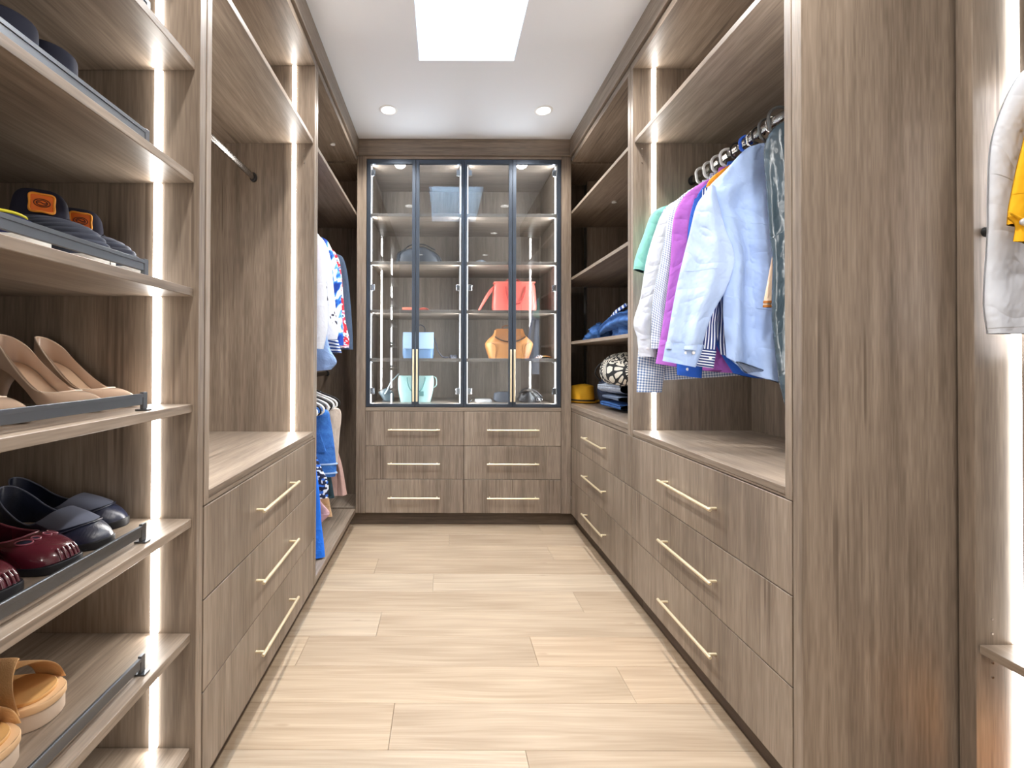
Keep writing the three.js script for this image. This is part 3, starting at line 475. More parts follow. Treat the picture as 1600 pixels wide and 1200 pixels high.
{
  const X0 = 1.14, s = 1, railY = 1.962, E = 'shirts on the right-hand rail';
  const g = (o) => garment({ X0, s, railY, group: E, cat: 'shirt', name: 'hanging_shirt', ...o });
  // garment bag, nearest
  garment({ X0, s, railY, Zh: 1.478, k: 0.12, neck: 1.89, len: 0.92, name: 'garment_bag', cat: 'garment bag', label: 'dark grey-blue glossy garment bag hanging nearest on the shirt rail', mat: C.vinyl, noSleeve: true, collar: false, amp: 0.01, thick: 0.026, hem: 0,
    torsoL: [[0.02, 1.925], [0.06, 1.9], [0.082, 1.85], [0.078, 1.7], [0.072, 1.58], [0.06, 1.46], [0.064, 1.3], [0.056, 1.2], [0.04, 1.07], [0.02, 0.97]], torsoR: [[-0.06, 1.925], [-0.15, 1.88], [-0.2, 1.8], [-0.21, 1.6], [-0.21, 1.4], [-0.21, 0.98]],
    extra: [{ name: 'zip', L: [[0.045, 1.86, 0.026], [0.03, 1.6, 0.028], [0.02, 1.35, 0.028], [0.0, 1.05, 0.026]], R: [[0.038, 1.86, 0.026], [0.023, 1.6, 0.028], [0.013, 1.35, 0.028], [-0.007, 1.05, 0.026]], thick: 0.003, mat: M.blackMetal }, { name: 'plastic_cover', L: [[0.0, 1.935, 0.02], [0.03, 1.9, 0.036], [0.03, 1.84, 0.036]], R: [[-0.09, 1.93, 0.02], [-0.16, 1.88, 0.036], [-0.19, 1.8, 0.036]], thick: 0.008, amp: 0.012, mat: std(0xb9c8d2, 0.18, { bumpMap: wrinkle, bumpScale: 0.006 }) }],
    });
  hanger('large grey metal hanger hook carrying the garment bag', X0, 1.535, railY, 1.905, 0.1, s, plasticGrey, { r: 0.036, w: 0.005, bare: true });
  hanger('second large grey metal hook just behind the garment bag', X0, 1.595, railY, 1.915, 0.12, s, plasticGrey, { r: 0.027, w: 0.0045, bare: true });
  garment({ X0, s, railY, Zh: 1.522, k: 0.15, neck: 1.87, len: 0.56, name: 'hanging_tunic', cat: 'top', label: 'cream top with dark orange hem stripes showing beside the garment bag', mat: C.cream, noSleeve: true, thick: 0.009, amp: 0.002, hem: 0, collar: false,
    torsoL: [[0.02, 1.87], [0.026, 1.7], [0.03, 1.52], [0.045, 1.42], [0.06, 1.33], [0.06, 1.318]], torsoR: [[-0.05, 1.87], [-0.15, 1.8], [-0.17, 1.6], [-0.17, 1.33]],
    extra: [{ name: 'hem_stripe', L: [[0.061, 1.338], [0.0615, 1.331]], R: [[-0.05, 1.338], [-0.05, 1.331]], thick: 0.011, amp: 0, mat: std(0x9a5a18, 0.8) }, { name: 'hem_stripe', L: [[0.062, 1.324], [0.0622, 1.317]], R: [[-0.05, 1.324], [-0.05, 1.317]], thick: 0.011, amp: 0, mat: std(0x9a5a18, 0.8) }] });
  g({ Zh: 1.565, k: 0.45, neck: 1.89, len: 0.8, label: 'large pale blue long-sleeved shirt with bent sleeve facing the aisle', mat: C.pale, sleeveMat: C.paleSleeve, off: 0.024, amp: 0.03, wr: 0.012, thick: 0.014, hem: 0.05, farSleeve: false, collar: false,
    torsoL: [[0.03, 1.895], [0.075, 1.888], [0.141, 1.82], [0.205, 1.745], [0.186, 1.646], [0.16, 1.515], [0.15, 1.283], [0.146, 1.15]], torsoR: [[-0.06, 1.89], [-0.13, 1.86], [-0.2, 1.78], [-0.2, 1.6], [-0.2, 1.4], [-0.2, 1.2], [-0.2, 1.07]],
    sleeveL: [[0.2, 1.752], [0.238, 1.71], [0.269, 1.592], [0.305, 1.429], [0.333, 1.264], [0.346, 1.18]], sleeveR: [[0.178, 1.76], [0.17, 1.68], [0.15, 1.59], [0.126, 1.498], [0.15, 1.396], [0.196, 1.3], [0.232, 1.172]], sleeveThick: 0.022, samp: 0.016,
    cuff: true, cuffAt: [[0.342, 1.2], [0.222, 1.186]], cuffEnd: [[0.354, 1.135], [0.25, 1.112]], buttons: [0.42, 0.62], hook: ['slim chrome hook of the pale blue shirt', M.chrome] });
  g({ Zh: 1.638, k: 0.42, neck: 1.872, len: 0.72, label: 'navy and white striped shirt with buttoned cuff behind the pale sleeve', mat: C.stripe, collar: false, torsoL: [[0.055, 1.86], [0.1, 1.82], [0.17, 1.76], [0.16, 1.6], [0.14, 1.3], [0.12, 1.16]], cuffMat: C.stripeCuff, off: 0.01, thick: 0.009, sleeveThick: 0.0095, amp: 0.004, farSleeve: false,
    sleeveL: [[0.18, 1.78], [0.19, 1.6], [0.195, 1.4], [0.212, 1.23], [0.22, 1.18]], sleeveR: [[0.13, 1.8], [0.13, 1.6], [0.13, 1.4], [0.132, 1.285], [0.14, 1.17]], cuff: true, cuffEnd: [[0.223, 1.12], [0.15, 1.108]], buttons: [0.7], hook: ['thin black hook of the striped shirt', plasticBlack] });
  g({ Zh: 1.666, k: 0.4, neck: 1.884, len: 0.5, name: 'hanging_blouse', cat: 'blouse', label: 'bright orange blouse whose collar shows above the other shirts', mat: C.orange, thick: 0.006, amp: 0.002, noSleeve: true, collar: false, torsoL: [[0.05, 1.88], [0.1, 1.855], [0.15, 1.805], [0.14, 1.6], [0.12, 1.4]], hook: ['thin chrome hook of the orange blouse', M.chrome] });
  g({ Zh: 1.705, k: 0.395, neck: 1.868, len: 0.78, label: 'royal blue shirt with a white-buttoned cuff hanging lowest', mat: C.royal, off: 0.01, thick: 0.009, sleeveThick: 0.0095, amp: 0.004, samp: 0.004, farSleeve: false, torsoL: [[0.055, 1.87], [0.12, 1.83], [0.165, 1.77], [0.15, 1.5], [0.1, 1.2], [0.045, 1.09]],
    sleeveL: [[0.175, 1.765], [0.195, 1.68], [0.208, 1.5], [0.226, 1.25], [0.238, 1.13]], sleeveR: [[0.13, 1.79], [0.15, 1.6], [0.15, 1.4], [0.15, 1.2], [0.152, 1.12]], cuff: true, cuffEnd: [[0.236, 1.08], [0.155, 1.068]], buttons: [0.35], hook: ['bright blue plastic hook on the shirt rail', plasticBlue, { w: 0.0055 }] });
  g({ Zh: 1.76, k: 0.35, neck: 1.868, len: 0.76, label: 'magenta purple shirt with a long sleeve among the shirts', mat: C.magenta, off: 0.01, thick: 0.009, sleeveThick: 0.0095, amp: 0.004, samp: 0.004, farSleeve: false,
    sleeveL: [[0.19, 1.79], [0.222, 1.721], [0.24, 1.504], [0.264, 1.299], [0.292, 1.124]], sleeveR: [[0.13, 1.8], [0.156, 1.7], [0.172, 1.551], [0.195, 1.349], [0.208, 1.109]], hook: ['thin black hook of the magenta shirt', plasticBlack] });
  g({ Zh: 1.82, k: 0.25, neck: 1.868, len: 0.75, label: 'blue-grey fine checked shirt between the white and magenta shirts', mat: C.check, off: 0.01, thick: 0.009, sleeveThick: 0.0095, amp: 0.004, samp: 0.004, farSleeve: false,
    sleeveL: [[0.185, 1.79], [0.215, 1.74], [0.246, 1.569], [0.281, 1.384], [0.288, 1.185]], sleeveR: [[0.13, 1.8], [0.155, 1.7], [0.17, 1.514], [0.2, 1.303], [0.21, 1.184]], hook: ['white plastic hook of the checked shirt', plasticWhite, { w: 0.0058, r: 0.025 }] });
  g({ Zh: 1.88, k: 0.15, neck: 1.862, len: 0.74, label: 'plain white long-sleeved shirt hanging in front of the gingham shirt', mat: C.white, off: 0.01, thick: 0.009, sleeveThick: 0.0095, amp: 0.004, samp: 0.005, farSleeve: false,
    sleeveL: [[0.19, 1.795], [0.224, 1.75], [0.282, 1.579], [0.313, 1.389], [0.338, 1.294], [0.322, 1.226]], sleeveR: [[0.13, 1.81], [0.155, 1.72], [0.195, 1.522], [0.235, 1.3], [0.244, 1.215]], cuff: true, cuffEnd: [[0.314, 1.153], [0.25, 1.15]], hook: ['white plastic hook of the plain white shirt', plasticWhite, { w: 0.0058, r: 0.025 }] });
  g({ Zh: 1.94, k: 0.05, neck: 1.858, len: 0.78, label: 'blue gingham shirt hanging longest at the far end of the rail', mat: C.gingham, off: 0.01, thick: 0.009, sleeveThick: 0.0095, amp: 0.004, hem: 0, farSleeve: false, torsoL: [[0.055, 1.86], [0.13, 1.83], [0.195, 1.78], [0.23, 1.6], [0.25, 1.3], [0.21, 1.05]],
    sleeveL: [[0.2, 1.775], [0.23, 1.7], [0.285, 1.4], [0.306, 1.145], [0.31, 1.001]], sleeveR: [[0.14, 1.8], [0.15, 1.65], [0.17, 1.35], [0.19, 1.12], [0.205, 1.0]], hook: ['white plastic hook of the gingham shirt', plasticWhite, { w: 0.0058, r: 0.025 }] });
  g({ Zh: 2.0, k: 0, neck: 1.862, len: 0.62, label: 'mint green short-sleeved shirt at the far end of the rail', mat: C.mint, off: 0.012, thick: 0.012, shortSleeve: true, farSleeve: false, sleeveThick: 0.018,
    sleeveL: [[0.19, 1.805], [0.222, 1.785], [0.264, 1.681], [0.3, 1.58], [0.306, 1.535]], sleeveR: [[0.14, 1.82], [0.165, 1.76], [0.185, 1.63], [0.215, 1.54], [0.24, 1.518]], hook: ['white plastic hook of the mint shirt, farthest on the rail', plasticWhite, { w: 0.0058, r: 0.025 }] });
}
{
  const X0 = -0.868, s = -1, railY = 1.95, E = 'tops on the upper corner rail';
  const g = (o) => garment({ X0, s, railY, group: E, cat: 'top', name: 'hanging_tunic', k: 0, thick: 0.014, farSleeve: false, collar: false, ...o });
  g({ Zh: 2.3, neck: 1.87, len: 0.74, label: 'pink top hanging first on the upper corner rail', mat: C.pinkTop, sleeveL: [[0.185, 1.83], [0.21, 1.8], [0.215, 1.7]], sleeveR: [[0.13, 1.83], [0.13, 1.76], [0.14, 1.7]] });
  g({ Zh: 2.42, neck: 1.855, len: 0.7, label: 'plain white top at the front of the corner rail', mat: C.white, sleeveThick: 0.03, off: 0.02, sleeveL: [[0.18, 1.82], [0.212, 1.79], [0.238, 1.687], [0.25, 1.516], [0.258, 1.346], [0.254, 1.277], [0.236, 1.19]], sleeveR: [[0.12, 1.82], [0.12, 1.7], [0.12, 1.5], [0.12, 1.3], [0.13, 1.2]] });
  g({ Zh: 2.52, neck: 1.85, len: 0.82, label: 'light blue denim shirt whose hem hangs below the white tops', mat: C.lightDenim, noSleeve: true, thick: 0.02, torsoL: [[0.05, 1.85], [0.15, 1.82], [0.19, 1.76], [0.2, 1.5], [0.24, 1.2], [0.28, 1.12], [0.25, 1.08]], torsoR: [[-0.05, 1.85], [-0.15, 1.82], [-0.19, 1.76], [-0.18, 1.4], [-0.18, 1.1]] });
  g({ Zh: 2.62, neck: 1.87, len: 0.65, label: 'white top scattered with small dark embroidered sprigs', mat: C.sprig, sleeveThick: 0.036, off: 0.02, sleeveL: [[0.15, 1.85], [0.18, 1.82], [0.217, 1.733], [0.24, 1.548], [0.26, 1.363], [0.27, 1.289], [0.262, 1.252]], sleeveR: [[0.09, 1.84], [0.1, 1.7], [0.1, 1.5], [0.12, 1.35], [0.12, 1.25]] });
  g({ Zh: 2.7, neck: 1.85, len: 0.66, label: 'navy and white striped top showing its banded hem', mat: C.wideStripe, noSleeve: true, thick: 0.018, hem: 0, torsoL: [[0.05, 1.85], [0.15, 1.82], [0.19, 1.76], [0.2, 1.5], [0.245, 1.25], [0.268, 1.175]], torsoR: [[-0.05, 1.85], [-0.15, 1.82], [-0.19, 1.76], [-0.18, 1.4], [-0.18, 1.18]] });
  g({ Zh: 2.78, neck: 1.88, len: 0.66, label: 'blue and white tie-dyed top on the corner rail', mat: C.tie, sleeveThick: 0.03, off: 0.018, sleeveL: [[0.13, 1.88], [0.16, 1.86], [0.213, 1.745], [0.252, 1.609], [0.246, 1.531], [0.252, 1.453], [0.265, 1.22]], sleeveR: [[0.08, 1.86], [0.09, 1.7], [0.1, 1.5], [0.12, 1.35], [0.14, 1.22]] });
  g({ Zh: 2.9, neck: 1.86, len: 0.66, label: 'red and pink floral blouse between blue top and dark jacket', cat: 'blouse', name: 'hanging_blouse', mat: C.floral, sleeveThick: 0.03, off: 0.018, sleeveL: [[0.17, 1.83], [0.203, 1.776], [0.222, 1.674], [0.248, 1.387], [0.272, 1.27], [0.272, 1.208]], sleeveR: [[0.1, 1.83], [0.11, 1.7], [0.13, 1.5], [0.16, 1.35], [0.18, 1.21]] });
  g({ Zh: 3.0, neck: 1.85, len: 0.68, label: 'slate blue jacket hanging farthest on the corner rail', cat: 'jacket', name: 'hanging_jacket', mat: C.jacket, sleeveThick: 0.03, off: 0.015, sleeveL: [[0.17, 1.83], [0.203, 1.811], [0.232, 1.735], [0.258, 1.523], [0.271, 1.354], [0.277, 1.2]], sleeveR: [[0.1, 1.83], [0.11, 1.7], [0.13, 1.5], [0.15, 1.35], [0.17, 1.2]] });
  // lower rail: hangers with trousers and skirts folded over them
  const H = 'hangers crowded on the lower corner rail', ry = 1.03;
  const ord = ['first', 'second', 'third', 'fourth', 'fifth', 'sixth', 'seventh', 'eighth', 'ninth', 'tenth', 'eleventh', 'twelfth'];
  [[2.2, 0], [2.24, 0], [2.3, 1], [2.34, 0], [2.41, 1], [2.46, 0], [2.52, 1], [2.57, 0], [2.63, 1], [2.7, 0], [2.77, 0], [2.84, 1]].forEach(([z, b], i) => hanger((b ? 'black' : 'white') + ' plastic hanger on the crowded lower corner rail, ' + ord[i] + ' from the front', X0, z, ry, 0.965, (i % 3 - 1) * 0.03, s, b ? plasticBlack : plasticWhite, { full: true, half: 0.215, fw: b ? 0.005 : 0.0065, w: 0.004, group: H }));
  const f = (name, label, cat, Zh, L, R, mat, o = {}) => { const P = sheet(X0, Zh, 0, s), t = thing(name, label, cat, P(0, L[L.length - 1][1]), 'clothes on the lower corner rail'); part(t, 'fabric', ribbon(L.map((p) => P(...p)), R.map((p) => P(...p)), { rows: 40, cols: 34, thick: o.thick ?? 0.02, amp: o.amp ?? 0.006, freq: 7, seed: Math.round(Zh * 999), face: [0, 0, 1] }), mat); for (const e of o.extra ?? []) part(t, e[0], ribbon(e[1].map((p) => P(...p)), e[2].map((p) => P(...p)), { rows: 10, cols: 18, thick: e[3], amp: 0.001, face: [0, 0, 1] }), e[4] ?? mat); return t; };
  const seam = std(0xa9c6ea, 0.8);
  f('hanging_jeans', 'bright blue jeans folded over a hanger on the lower rail', 'jeans', 2.515, [[0.19, 0.875], [0.235, 0.85], [0.25, 0.79], [0.27, 0.66], [0.278, 0.58], [0.282, 0.53], [0.276, 0.49]], [[-0.16, 0.87], [-0.17, 0.8], [-0.17, 0.65], [-0.17, 0.5]], C.denim, { thick: 0.028, extra: [['pocket_flap', [[0.2, 0.73, 0.03], [0.235, 0.63, 0.03]], [[0.06, 0.72, 0.03], [0.06, 0.62, 0.03]], 0.003], ['hem_seam', [[0.288, 0.565], [0.29, 0.557]], [[-0.1, 0.565], [-0.1, 0.557]], 0.031, seam], ['hem_seam', [[0.287, 0.515], [0.287, 0.507]], [[-0.1, 0.515], [-0.1, 0.507]], 0.031, seam]] });
  f('hanging_dress', 'long cobalt blue dress reaching the base panel of the corner wardrobe', 'dress', 2.31, [[0.14, 0.83], [0.2, 0.7], [0.24, 0.5], [0.256, 0.3], [0.268, 0.2], [0.274, 0.135]], [[-0.14, 0.83], [-0.16, 0.6], [-0.17, 0.4], [-0.17, 0.135]], C.cobalt, { thick: 0.025, amp: 0.008 });
  f('hanging_skirt', 'dark navy printed skirt with pale motifs on the lower rail', 'skirt', 2.385, [[0.15, 0.83], [0.2, 0.65], [0.238, 0.56], [0.268, 0.5], [0.272, 0.412]], [[-0.14, 0.83], [-0.16, 0.6], [-0.17, 0.41]], C.print, { thick: 0.024 });
  f('hanging_trousers', 'dusty pink trousers hanging behind the printed skirt', 'trousers', 2.45, [[0.16, 0.84], [0.19, 0.6], [0.21, 0.384], [0.262, 0.31], [0.225, 0.264]], [[-0.14, 0.84], [-0.16, 0.6], [-0.17, 0.27]], C.pink, { thick: 0.018 });
  f('hanging_trousers', 'tan satin trousers hanging behind the pink pair', 'trousers', 2.58, [[0.16, 0.84], [0.19, 0.6], [0.224, 0.356], [0.246, 0.247]], [[-0.14, 0.84], [-0.16, 0.6], [-0.17, 0.25]], C.tan, { thick: 0.018 });
  f('hanging_trousers', 'dark teal trousers hanging behind the blue jeans', 'trousers', 2.65, [[0.16, 0.84], [0.19, 0.6], [0.22, 0.452], [0.24, 0.33]], [[-0.14, 0.84], [-0.16, 0.6], [-0.17, 0.34]], C.teal, { thick: 0.018 });
  f('hanging_trousers', 'mauve brown trousers with two legs hanging farthest back', 'trousers', 2.86, [[0.16, 0.84], [0.2, 0.6], [0.235, 0.473], [0.268, 0.288]], [[0.06, 0.84], [0.1, 0.6], [0.2, 0.45], [0.212, 0.282]], C.mauve, { thick: 0.02, extra: [['leg', [[0.14, 0.82], [0.18, 0.6], [0.206, 0.45], [0.214, 0.282]], [[-0.1, 0.82], [-0.1, 0.6], [0.1, 0.45], [0.13, 0.28]], 0.016]] });
  f('hanging_trousers', 'beige trousers folded over a hanger beside the jeans', 'trousers', 2.765, [[0.18, 0.845], [0.243, 0.83], [0.24, 0.66], [0.23, 0.5]], [[-0.14, 0.84], [-0.16, 0.6], [-0.17, 0.5]], C.beige, { thick: 0.018 });
}
{ // coat cabinet: white blouse with a yellow one in front of it
  const t = garment({ X0: 1.5, s: 1, railY: 1.9, Zh: 1.01, k: 0, neck: 1.845, len: 0.7, name: 'hanging_blouse', cat: 'blouse', label: 'white long-sleeved blouse hanging at the right edge', mat: C.white, off: 0.0, farSleeve: true, sleeveThick: 0.018, samp: 0.003, thick: 0.016,
    torsoL: [[0.055, 1.845], [0.14, 1.815], [0.2, 1.78], [0.19, 1.6], [0.18, 1.4], [0.19, 1.15]],
    sleeveL: [[0.19, 1.8], [0.217, 1.774], [0.253, 1.703], [0.277, 1.618], [0.285, 1.44], [0.295, 1.257], [0.288, 1.199]], sleeveR: [[0.13, 1.81], [0.14, 1.72], [0.15, 1.62], [0.165, 1.44], [0.17, 1.3], [0.18, 1.199]], hook: ['black hook of the white blouse', plasticBlack] });
  const P = sheet(1.5, 0.958, 0, 1), y = garment({ X0: 1.5, s: 1, railY: 1.9, Zh: 0.958, k: 0, neck: 1.82, len: 0.55, name: 'hanging_blouse', cat: 'blouse', label: 'golden yellow blouse with a pearl-buttoned sleeve tie at the right edge', mat: C.yellow, thick: 0.009, farSleeve: true, off: 0.004, sleeveThick: 0.011, amp: 0.003,
    sleeveL: [[0.19, 1.76], [0.25, 1.68], [0.288, 1.56], [0.31, 1.46], [0.314, 1.425]], sleeveR: [[0.13, 1.79], [0.14, 1.68], [0.16, 1.56], [0.2, 1.46], [0.22, 1.42]],
    extra: [{ name: 'sleeve_tie', L: [[0.33, 1.437, 0.018], [0.318, 1.42, 0.02], [0.322, 1.386, 0.018]], R: [[0.28, 1.43, 0.02], [0.262, 1.408, 0.022], [0.25, 1.378, 0.018]], thick: 0.007, amp: 0.005 }, { name: 'sleeve_tie', L: [[0.336, 1.447, 0.024], [0.3, 1.425, 0.028]], R: [[0.326, 1.436, 0.024], [0.296, 1.408, 0.028]], thick: 0.004 }], hook: ['thin chrome hook of the yellow blouse', M.chrome] });
  const b = new THREE.SphereGeometry(0.0085, 18, 12); b.scale(1.25, 1, 0.8); b.translate(...P(0.313, 1.422, 0.034)); part(y, 'pearl_button', b, std(0xd9dbe0, 0.18, { metalness: 0.5 }));
  const J = sheet(1.5, 0.3, 0, 1), j = thing('hanging_jeans', 'faded blue jeans hanging in the coat wardrobe, seen mirrored in the glass', 'jeans', J(0.1, 1.0)); part(j, 'fabric', ribbon([J(0.16, 1.8), J(0.2, 1.6), J(0.21, 1.3), J(0.2, 1.0)], [J(-0.05, 1.8), J(-0.06, 1.6), J(-0.05, 1.3), J(-0.04, 1.0)], { rows: 26, cols: 22, thick: 0.025, amp: 0.006, face: [0, 0, 1] }), C.darkDenim);
  hanger('black hanger carrying the faded jeans in the coat wardrobe', 1.5, 0.3, 1.9, 1.82, 0, 1, plasticBlack);
  const q = thing('leather_handbag', 'tan leather handbag standing low at the right edge', 'handbag', [1.39, 0.12, -0.93]);
  part(q, 'body', ribbon([[1.245, 0.121, -0.93], [1.25, 0.2, -0.93], [1.27, 0.27, -0.93], [1.33, 0.3, -0.93]], [[1.545, 0.121, -0.93], [1.54, 0.2, -0.93], [1.52, 0.27, -0.93], [1.46, 0.3, -0.93]], { rows: 16, cols: 30, thick: (u) => 0.05 * (1 - 0.5 * u), amp: 0.002, pow: 0.6, face: [0, 0, 1] }), leather(0xd99a5b)); part(q, 'handle', tube([[1.33, 0.29, -0.93], [1.345, 0.35, -0.93], [1.4, 0.375, -0.93], [1.455, 0.35, -0.93], [1.47, 0.29, -0.93]], 0.006, 24, 8), leather(0xb8783d));
}

// ---------------------------------------------------------------- shoes
const closed = (half) => [...half, ...half.slice(1, -1).reverse().map((p) => [p[0], p[1], -p[2]])];
function makeSurf(bot, top, o = {}) {                        // the upper between the sole edge and the opening
  const B = new THREE.CatmullRomCurve3(closed(bot).map(V3), true, 'centripetal'), Tp = new THREE.CatmullRomCurve3(closed(top).map(V3), true, 'centripetal'), n = (bot.length - 1) * 2;
  const at = (c, s) => { s = ((s % n) + n) % n; return c.getPoint(s / n); };
  return (s, v) => { const b = at(B, s), t = at(Tp, s), mo = o.mo ?? 0.08, my = o.my ?? 0.8, bl = o.out ?? 0.0, m = new THREE.Vector3(mix(b.x, t.x, mo), mix(b.y, t.y, my), mix(b.z, t.z, mo) * (1 + bl)); return b.multiplyScalar((1 - v) ** 2).addScaledVector(m, 2 * v * (1 - v)).addScaledVector(t, v * v); };
}
function surfNormal(S, s, v) { const a = S(s + 0.05, v).sub(S(s - 0.05, v)), b = S(s, Math.min(1, v + 0.03)).sub(S(s, Math.max(0, v - 0.03))), n = a.cross(b).normalize(); const c = S(s, v); if (n.dot(new THREE.Vector3(c.x - 0.12, c.y + 0.05, c.z)) < 0) n.negate(); return n; }
function upper(S, n, o = {}) { return grid(o.rows ?? 14, o.cols ?? 96, (i, j) => { const v = i / (o.rows ?? 14), s = j / (o.cols ?? 96) * n, p = S(s, v); if (o.ripple) p.addScaledVector(surfNormal(S, s, v), o.ripple(p, v)); return [p.x, p.y, p.z, p.x * 1, p.y + p.z]; }, true); }
function patch(S, s0, s1, v0, v1, off, nr = 10, nc = 24, shape) { return grid(nr, nc, (i, j) => { const a = i / nr, b = j / nc, s = mix(s0, s1, b), v = shape ? shape(a, b) : mix(v0, v1, a), p = S(s, Math.min(v, 1)).addScaledVector(surfNormal(S, s, Math.min(v, 0.99)), off * Math.sin(Math.PI * clamp(b, 0.02, 0.98)) ** 0.3); return [p.x, p.y, p.z, p.x, p.z]; }); }
function footbed(half, dy, sc) { const H = new THREE.CatmullRomCurve3(half.map(V3), false, 'centripetal'); return grid(36, 8, (i, j) => { const p = H.getPoint(clamp(i / 36, 0.004, 0.996)), t = j / 4 - 1; return [mix(0.5 * half[0][0], p.x, sc), p.y + dy - 0.002 * (1 - t * t), p.z * sc * t, p.x, p.z * t]; }); }
function soleBody(half, y0, sc = 1.03, ripple) {             // solid sole from the ground y0 up to the outline
  const n = (half.length - 1) * 2, B = new THREE.CatmullRomCurve3(closed(half).map(V3), true, 'centripetal'), N = 120, cx = half[0][0] / 2, lv = [[0, 0.985], [0.12, 1], [0.85, 1], [1, 0.985]];
  const side = grid(3, N, (i, j) => { const p = B.getPoint(j / N % 1), [h, k] = lv[i], r = (ripple ? ripple(j / N, h) : 0), d = Math.hypot(p.x - cx, p.z) || 1; return [cx + (p.x - cx) * sc * k + (p.x - cx) / d * r, mix(y0(p.x), p.y, h), p.z * sc * k + p.z / d * r, j / N, h]; }, true);
  const H = new THREE.CatmullRomCurve3(half.map(V3), false, 'centripetal'), cap = (top) => grid(30, 6, (i, j) => { const p = H.getPoint(i / 30), t = (top ? 1 : -1) * (j / 3 - 1); return [cx + (p.x - cx) * sc * 0.985, top ? p.y : y0(p.x), p.z * sc * 0.985 * t]; });
  return join(side, cap(true), cap(false));
}
function shoe(name, label, cat, group, at, dir) { const t = thing(name, label, cat, at, group); t.rotation.y = Math.atan2(-dir[1], dir[0]); return t; }
const PL = (t, n, g, m, l) => part(t, n, g, m, l, true);
{ // nude patent pumps
  const nude = new THREE.MeshPhysicalMaterial({ color: 0xd9bda6, roughness: 0.3, clearcoat: 1, clearcoatRoughness: 0.08, side: THREE.DoubleSide }), edge = std(0xf3dfcc, 0.5), ins = std(0xdcbb9c, 0.6, { side: THREE.DoubleSide }), under = std(0x6f4f3e, 0.5, { side: THREE.DoubleSide });
  const bot = [[0.247, 0.006, 0], [0.232, 0.004, 0.009], [0.202, 0.003, 0.025], [0.168, 0.004, 0.036], [0.132, 0.013, 0.034], [0.092, 0.045, 0.027], [0.052, 0.078, 0.025], [0.02, 0.093, 0.023], [0.004, 0.097, 0.012], [0, 0.098, 0]];
  const top = [[0.178, 0.043, 0], [0.175, 0.042, 0.016], [0.158, 0.04, 0.03], [0.13, 0.044, 0.036], [0.098, 0.066, 0.034], [0.064, 0.1, 0.031], [0.034, 0.134, 0.027], [0.012, 0.152, 0.016], [0.004, 0.156, 0.008], [0.002, 0.157, 0]];
  const S = makeSurf(bot, top, { mo: 0.1, my: 0.85, out: 0.05 }), y = 1.0295;
  const t = shoe('high_heel_pump', 'nude patent high-heeled pump, middle one behind the railing', 'shoe', 'nude patent pumps', [-0.925, y, -0.945], [1, 0.1]);
  PL(t, 'upper', upper(S, 18), nude); PL(t, 'topline', tube(closed(top), 0.0015, 110, 6, true), edge); PL(t, 'insole', footbed(bot, 0.005, 0.93), ins); PL(t, 'outsole', footbed(bot, 0.0006, 0.97), under);
  PL(t, 'heel', ribbon([[0.001, 0.1, 0], [0.0005, 0.06, 0], [0.006, 0.02, 0], [0.007, 0.0005, 0]], [[0.05, 0.081, 0], [0.026, 0.055, 0], [0.017, 0.02, 0], [0.017, 0.0005, 0]], { rows: 16, cols: 20, thick: (u) => mix(0.021, 0.005, Math.min(1, u * 1.7)), amp: 0, face: [0, 0, 1] }), nude);
  for (const [l, p, d] of [['nude patent high-heeled pump, farthest one beside the light strip', [-0.925, y, -1.035], [1, 0.07]], ['nude patent high-heeled pump, mostly outside the left edge', [-0.925, y, -0.78], [1, 0.1]], ['nude patent high-heeled pump, nearest to the camera', [-0.925, y, -0.66], [1, 0.1]]]) { const c = t.clone(); c.name = numbered('high_heel_pump'); c.position.set(...p); c.rotation.y = Math.atan2(-d[1], d[0]); c.userData = { ...t.userData, label: l }; scene.add(c); }
}
